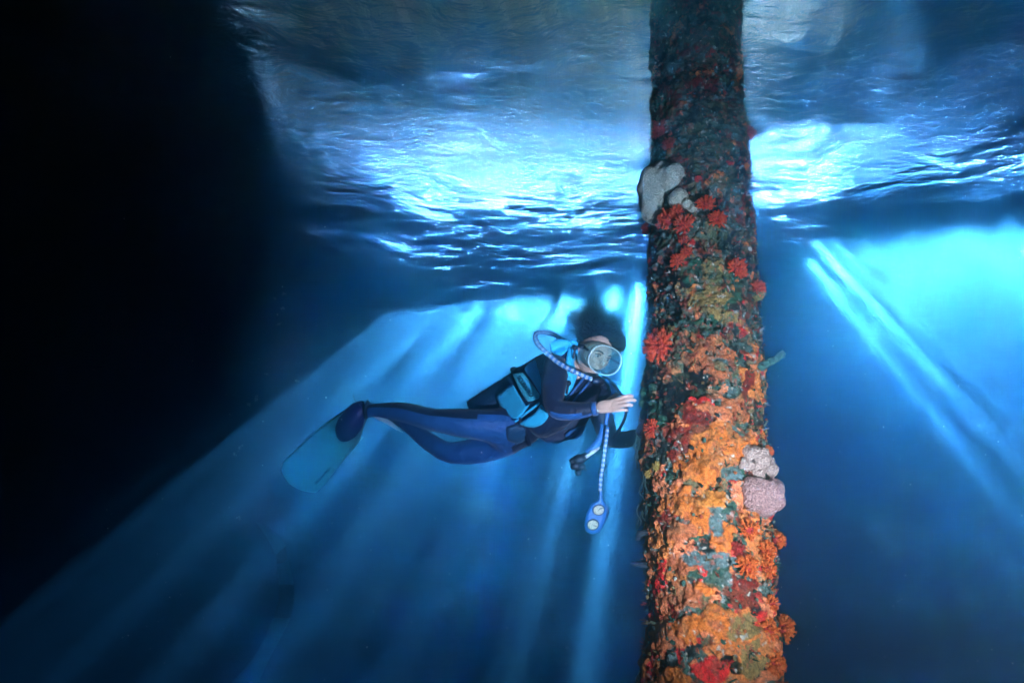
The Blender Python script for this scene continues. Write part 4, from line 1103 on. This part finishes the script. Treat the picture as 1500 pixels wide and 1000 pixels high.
blocker_body([(7.6, 10.9), (8.2, 10.5), (24, 10.2), (24, 13), (8.6, 13), (7.7, 12)], ZS - .45, ZS + 2.7, 1, 'added unseen barge beyond the pier on the open water side')

# ------------------------------------------------------------------ pale clumps standing for sun glints along the encrusted wall edge
def blob_mesh(name, seed):
    rng = random.Random(seed); bm = bmesh.new()
    for k in range(9):
        c_ = Vector((rng.gauss(0, .6), rng.gauss(0, .6), rng.gauss(0, .6)))
        bmesh.ops.create_icosphere(bm, subdivisions=1, radius=rng.uniform(.3, .7), matrix=Matrix.Translation(c_))
    for v in bm.verts: v.co += Vector(noise.noise_vector(v.co * 3)) * .25
    return bm_mesh(name, bm)
glint_pale = simple('shell', (.85, .88, .8), .4, .5)  # pale colour stands for sun glinting on encrusted bits
bms = [blob_mesh('glint_clump', 30 + k) for k in range(3)]
for b_ in bms: b_.materials.append(glint_pale)
rng = random.Random(9)
WS = [(416, 430, 5, 'pale glint clump highest on the shadowed quay wall edge'), (402, 437, 4, 'small pale glints just left of the highest clump on the wall edge'), (414, 450, 5, 'pale glints second from the top on the quay wall edge'),
      (408, 474, 4, 'lone pale glint spot midway between the upper and lower wall clumps'), (391, 548, 4, 'small pale glint above the brightest clump on the wall edge'), (374, 583, 7, 'brightest white glint clump on the quay wall edge'),
      (366, 592, 6, 'pale glints directly below the brightest wall clump'), (434, 557, 4, 'small bright fleck drifting right of the quay wall edge'), (385, 616, 4, 'small bright fleck drifting below the brightest wall clump'),
      (352, 655, 6, 'lower pale glint clump on the dim foot of the wall edge'), (343, 665, 5, 'lowest pale glint clump on the dim foot of the wall edge'), (350, 757, 6, 'pale fleck left of the bent pipe top')]
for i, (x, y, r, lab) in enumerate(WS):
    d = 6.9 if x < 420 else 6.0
    o = link('glint_clump', bms[i % 3], category='shells', label=lab, group='pale clumps for sun glints by the quay wall'); o.location = P(x, y, d); k_ = r * .45 * d / F
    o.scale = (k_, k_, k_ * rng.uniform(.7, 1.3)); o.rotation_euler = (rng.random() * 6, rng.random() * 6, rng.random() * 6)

# ------------------------------------------------------------------ pale strip for a sunlit tube in deep water, its shadow bands modelled dark
def build_strip():
    root = link('sunlit_strip', None, category='strip', label='faint pale strip standing for a sunlit tube in the deep water lower left'); root.location = P(400, 850, 4.4)
    m, nt, N, L = nodes('tube_sunlit'); b = N['Principled BSDF']; b.inputs['Base Color'].default_value = (.25, .6, .75, 1); b.inputs['Roughness'].default_value = .4
    t = N.new('ShaderNodeBsdfTranslucent'); t.inputs[0].default_value = (.09, .26, .38, 1); x = N.new('ShaderNodeMixShader'); x.inputs[0].default_value = .7
    L.new(b.outputs[0], x.inputs[1]); L.new(t.outputs[0], x.inputs[2]); L.new(x.outputs[0], N['Material Output'].inputs['Surface'])
    dk = simple('shadow_dark', (.02, .03, .06), .6)  # dark pieces stand for beam shadows across the tube
    dfn = plane(4.4, 0, .0004, 400, 850)
    for nm, pts, mm in (('strip', [(375, 764), (392, 772), (410, 787), (419, 799), (411, 806), (404, 813), (397, 798), (386, 780)], m), ('strip', [(406, 826), (414, 824), (421, 818), (426, 835), (430, 856), (409, 856), (407, 842)], m),
                        ('strip', [(400, 905), (425, 905), (412, 932), (397, 960), (385, 985), (373, 1012), (330, 1012), (352, 985), (372, 962), (388, 934)], m),
                        ('shadow_band', [(405, 812), (411, 806), (418, 800), (421, 818), (414, 823), (406, 825)], dk), ('shadow_band', [(409, 857), (430, 857), (431, 880), (425, 904), (401, 904), (408, 880)], dk)):
        bm = pad(pts, .008 if nm == 'strip' else .010, dfn, step=6, rnd=2, sink=.004); child2(nm, bm_mesh(nm, bm), mm, root)
build_strip()

# ------------------------------------------------------------------ specks drifting in the water
def build_specks():
    rng = random.Random(21); bm = bmesh.new()
    for k in range(900):
        d = rng.uniform(2.2, 6.5); x, y = rng.uniform(120, 1500), rng.uniform(60, 1000)
        q = P(x, y, d)
        if q.z > ZS - .15: continue
        if math.hypot(q.x - PA.x - PD.x * q.z, q.y - PA.y) < .3: continue
        r = rng.choice((.001, .0013, .0018, .0026)) * (d / 3) ** .7
        bmesh.ops.create_icosphere(bm, subdivisions=1, radius=r, matrix=Matrix.Translation(q) @ Matrix.Diagonal((1, 1, rng.uniform(.5, 1.6), 1)))
    link('drifting_specks', bm_mesh('drifting_specks', bm), simple('speck', (.8, .82, .78), .5), kind='stuff')
build_specks()
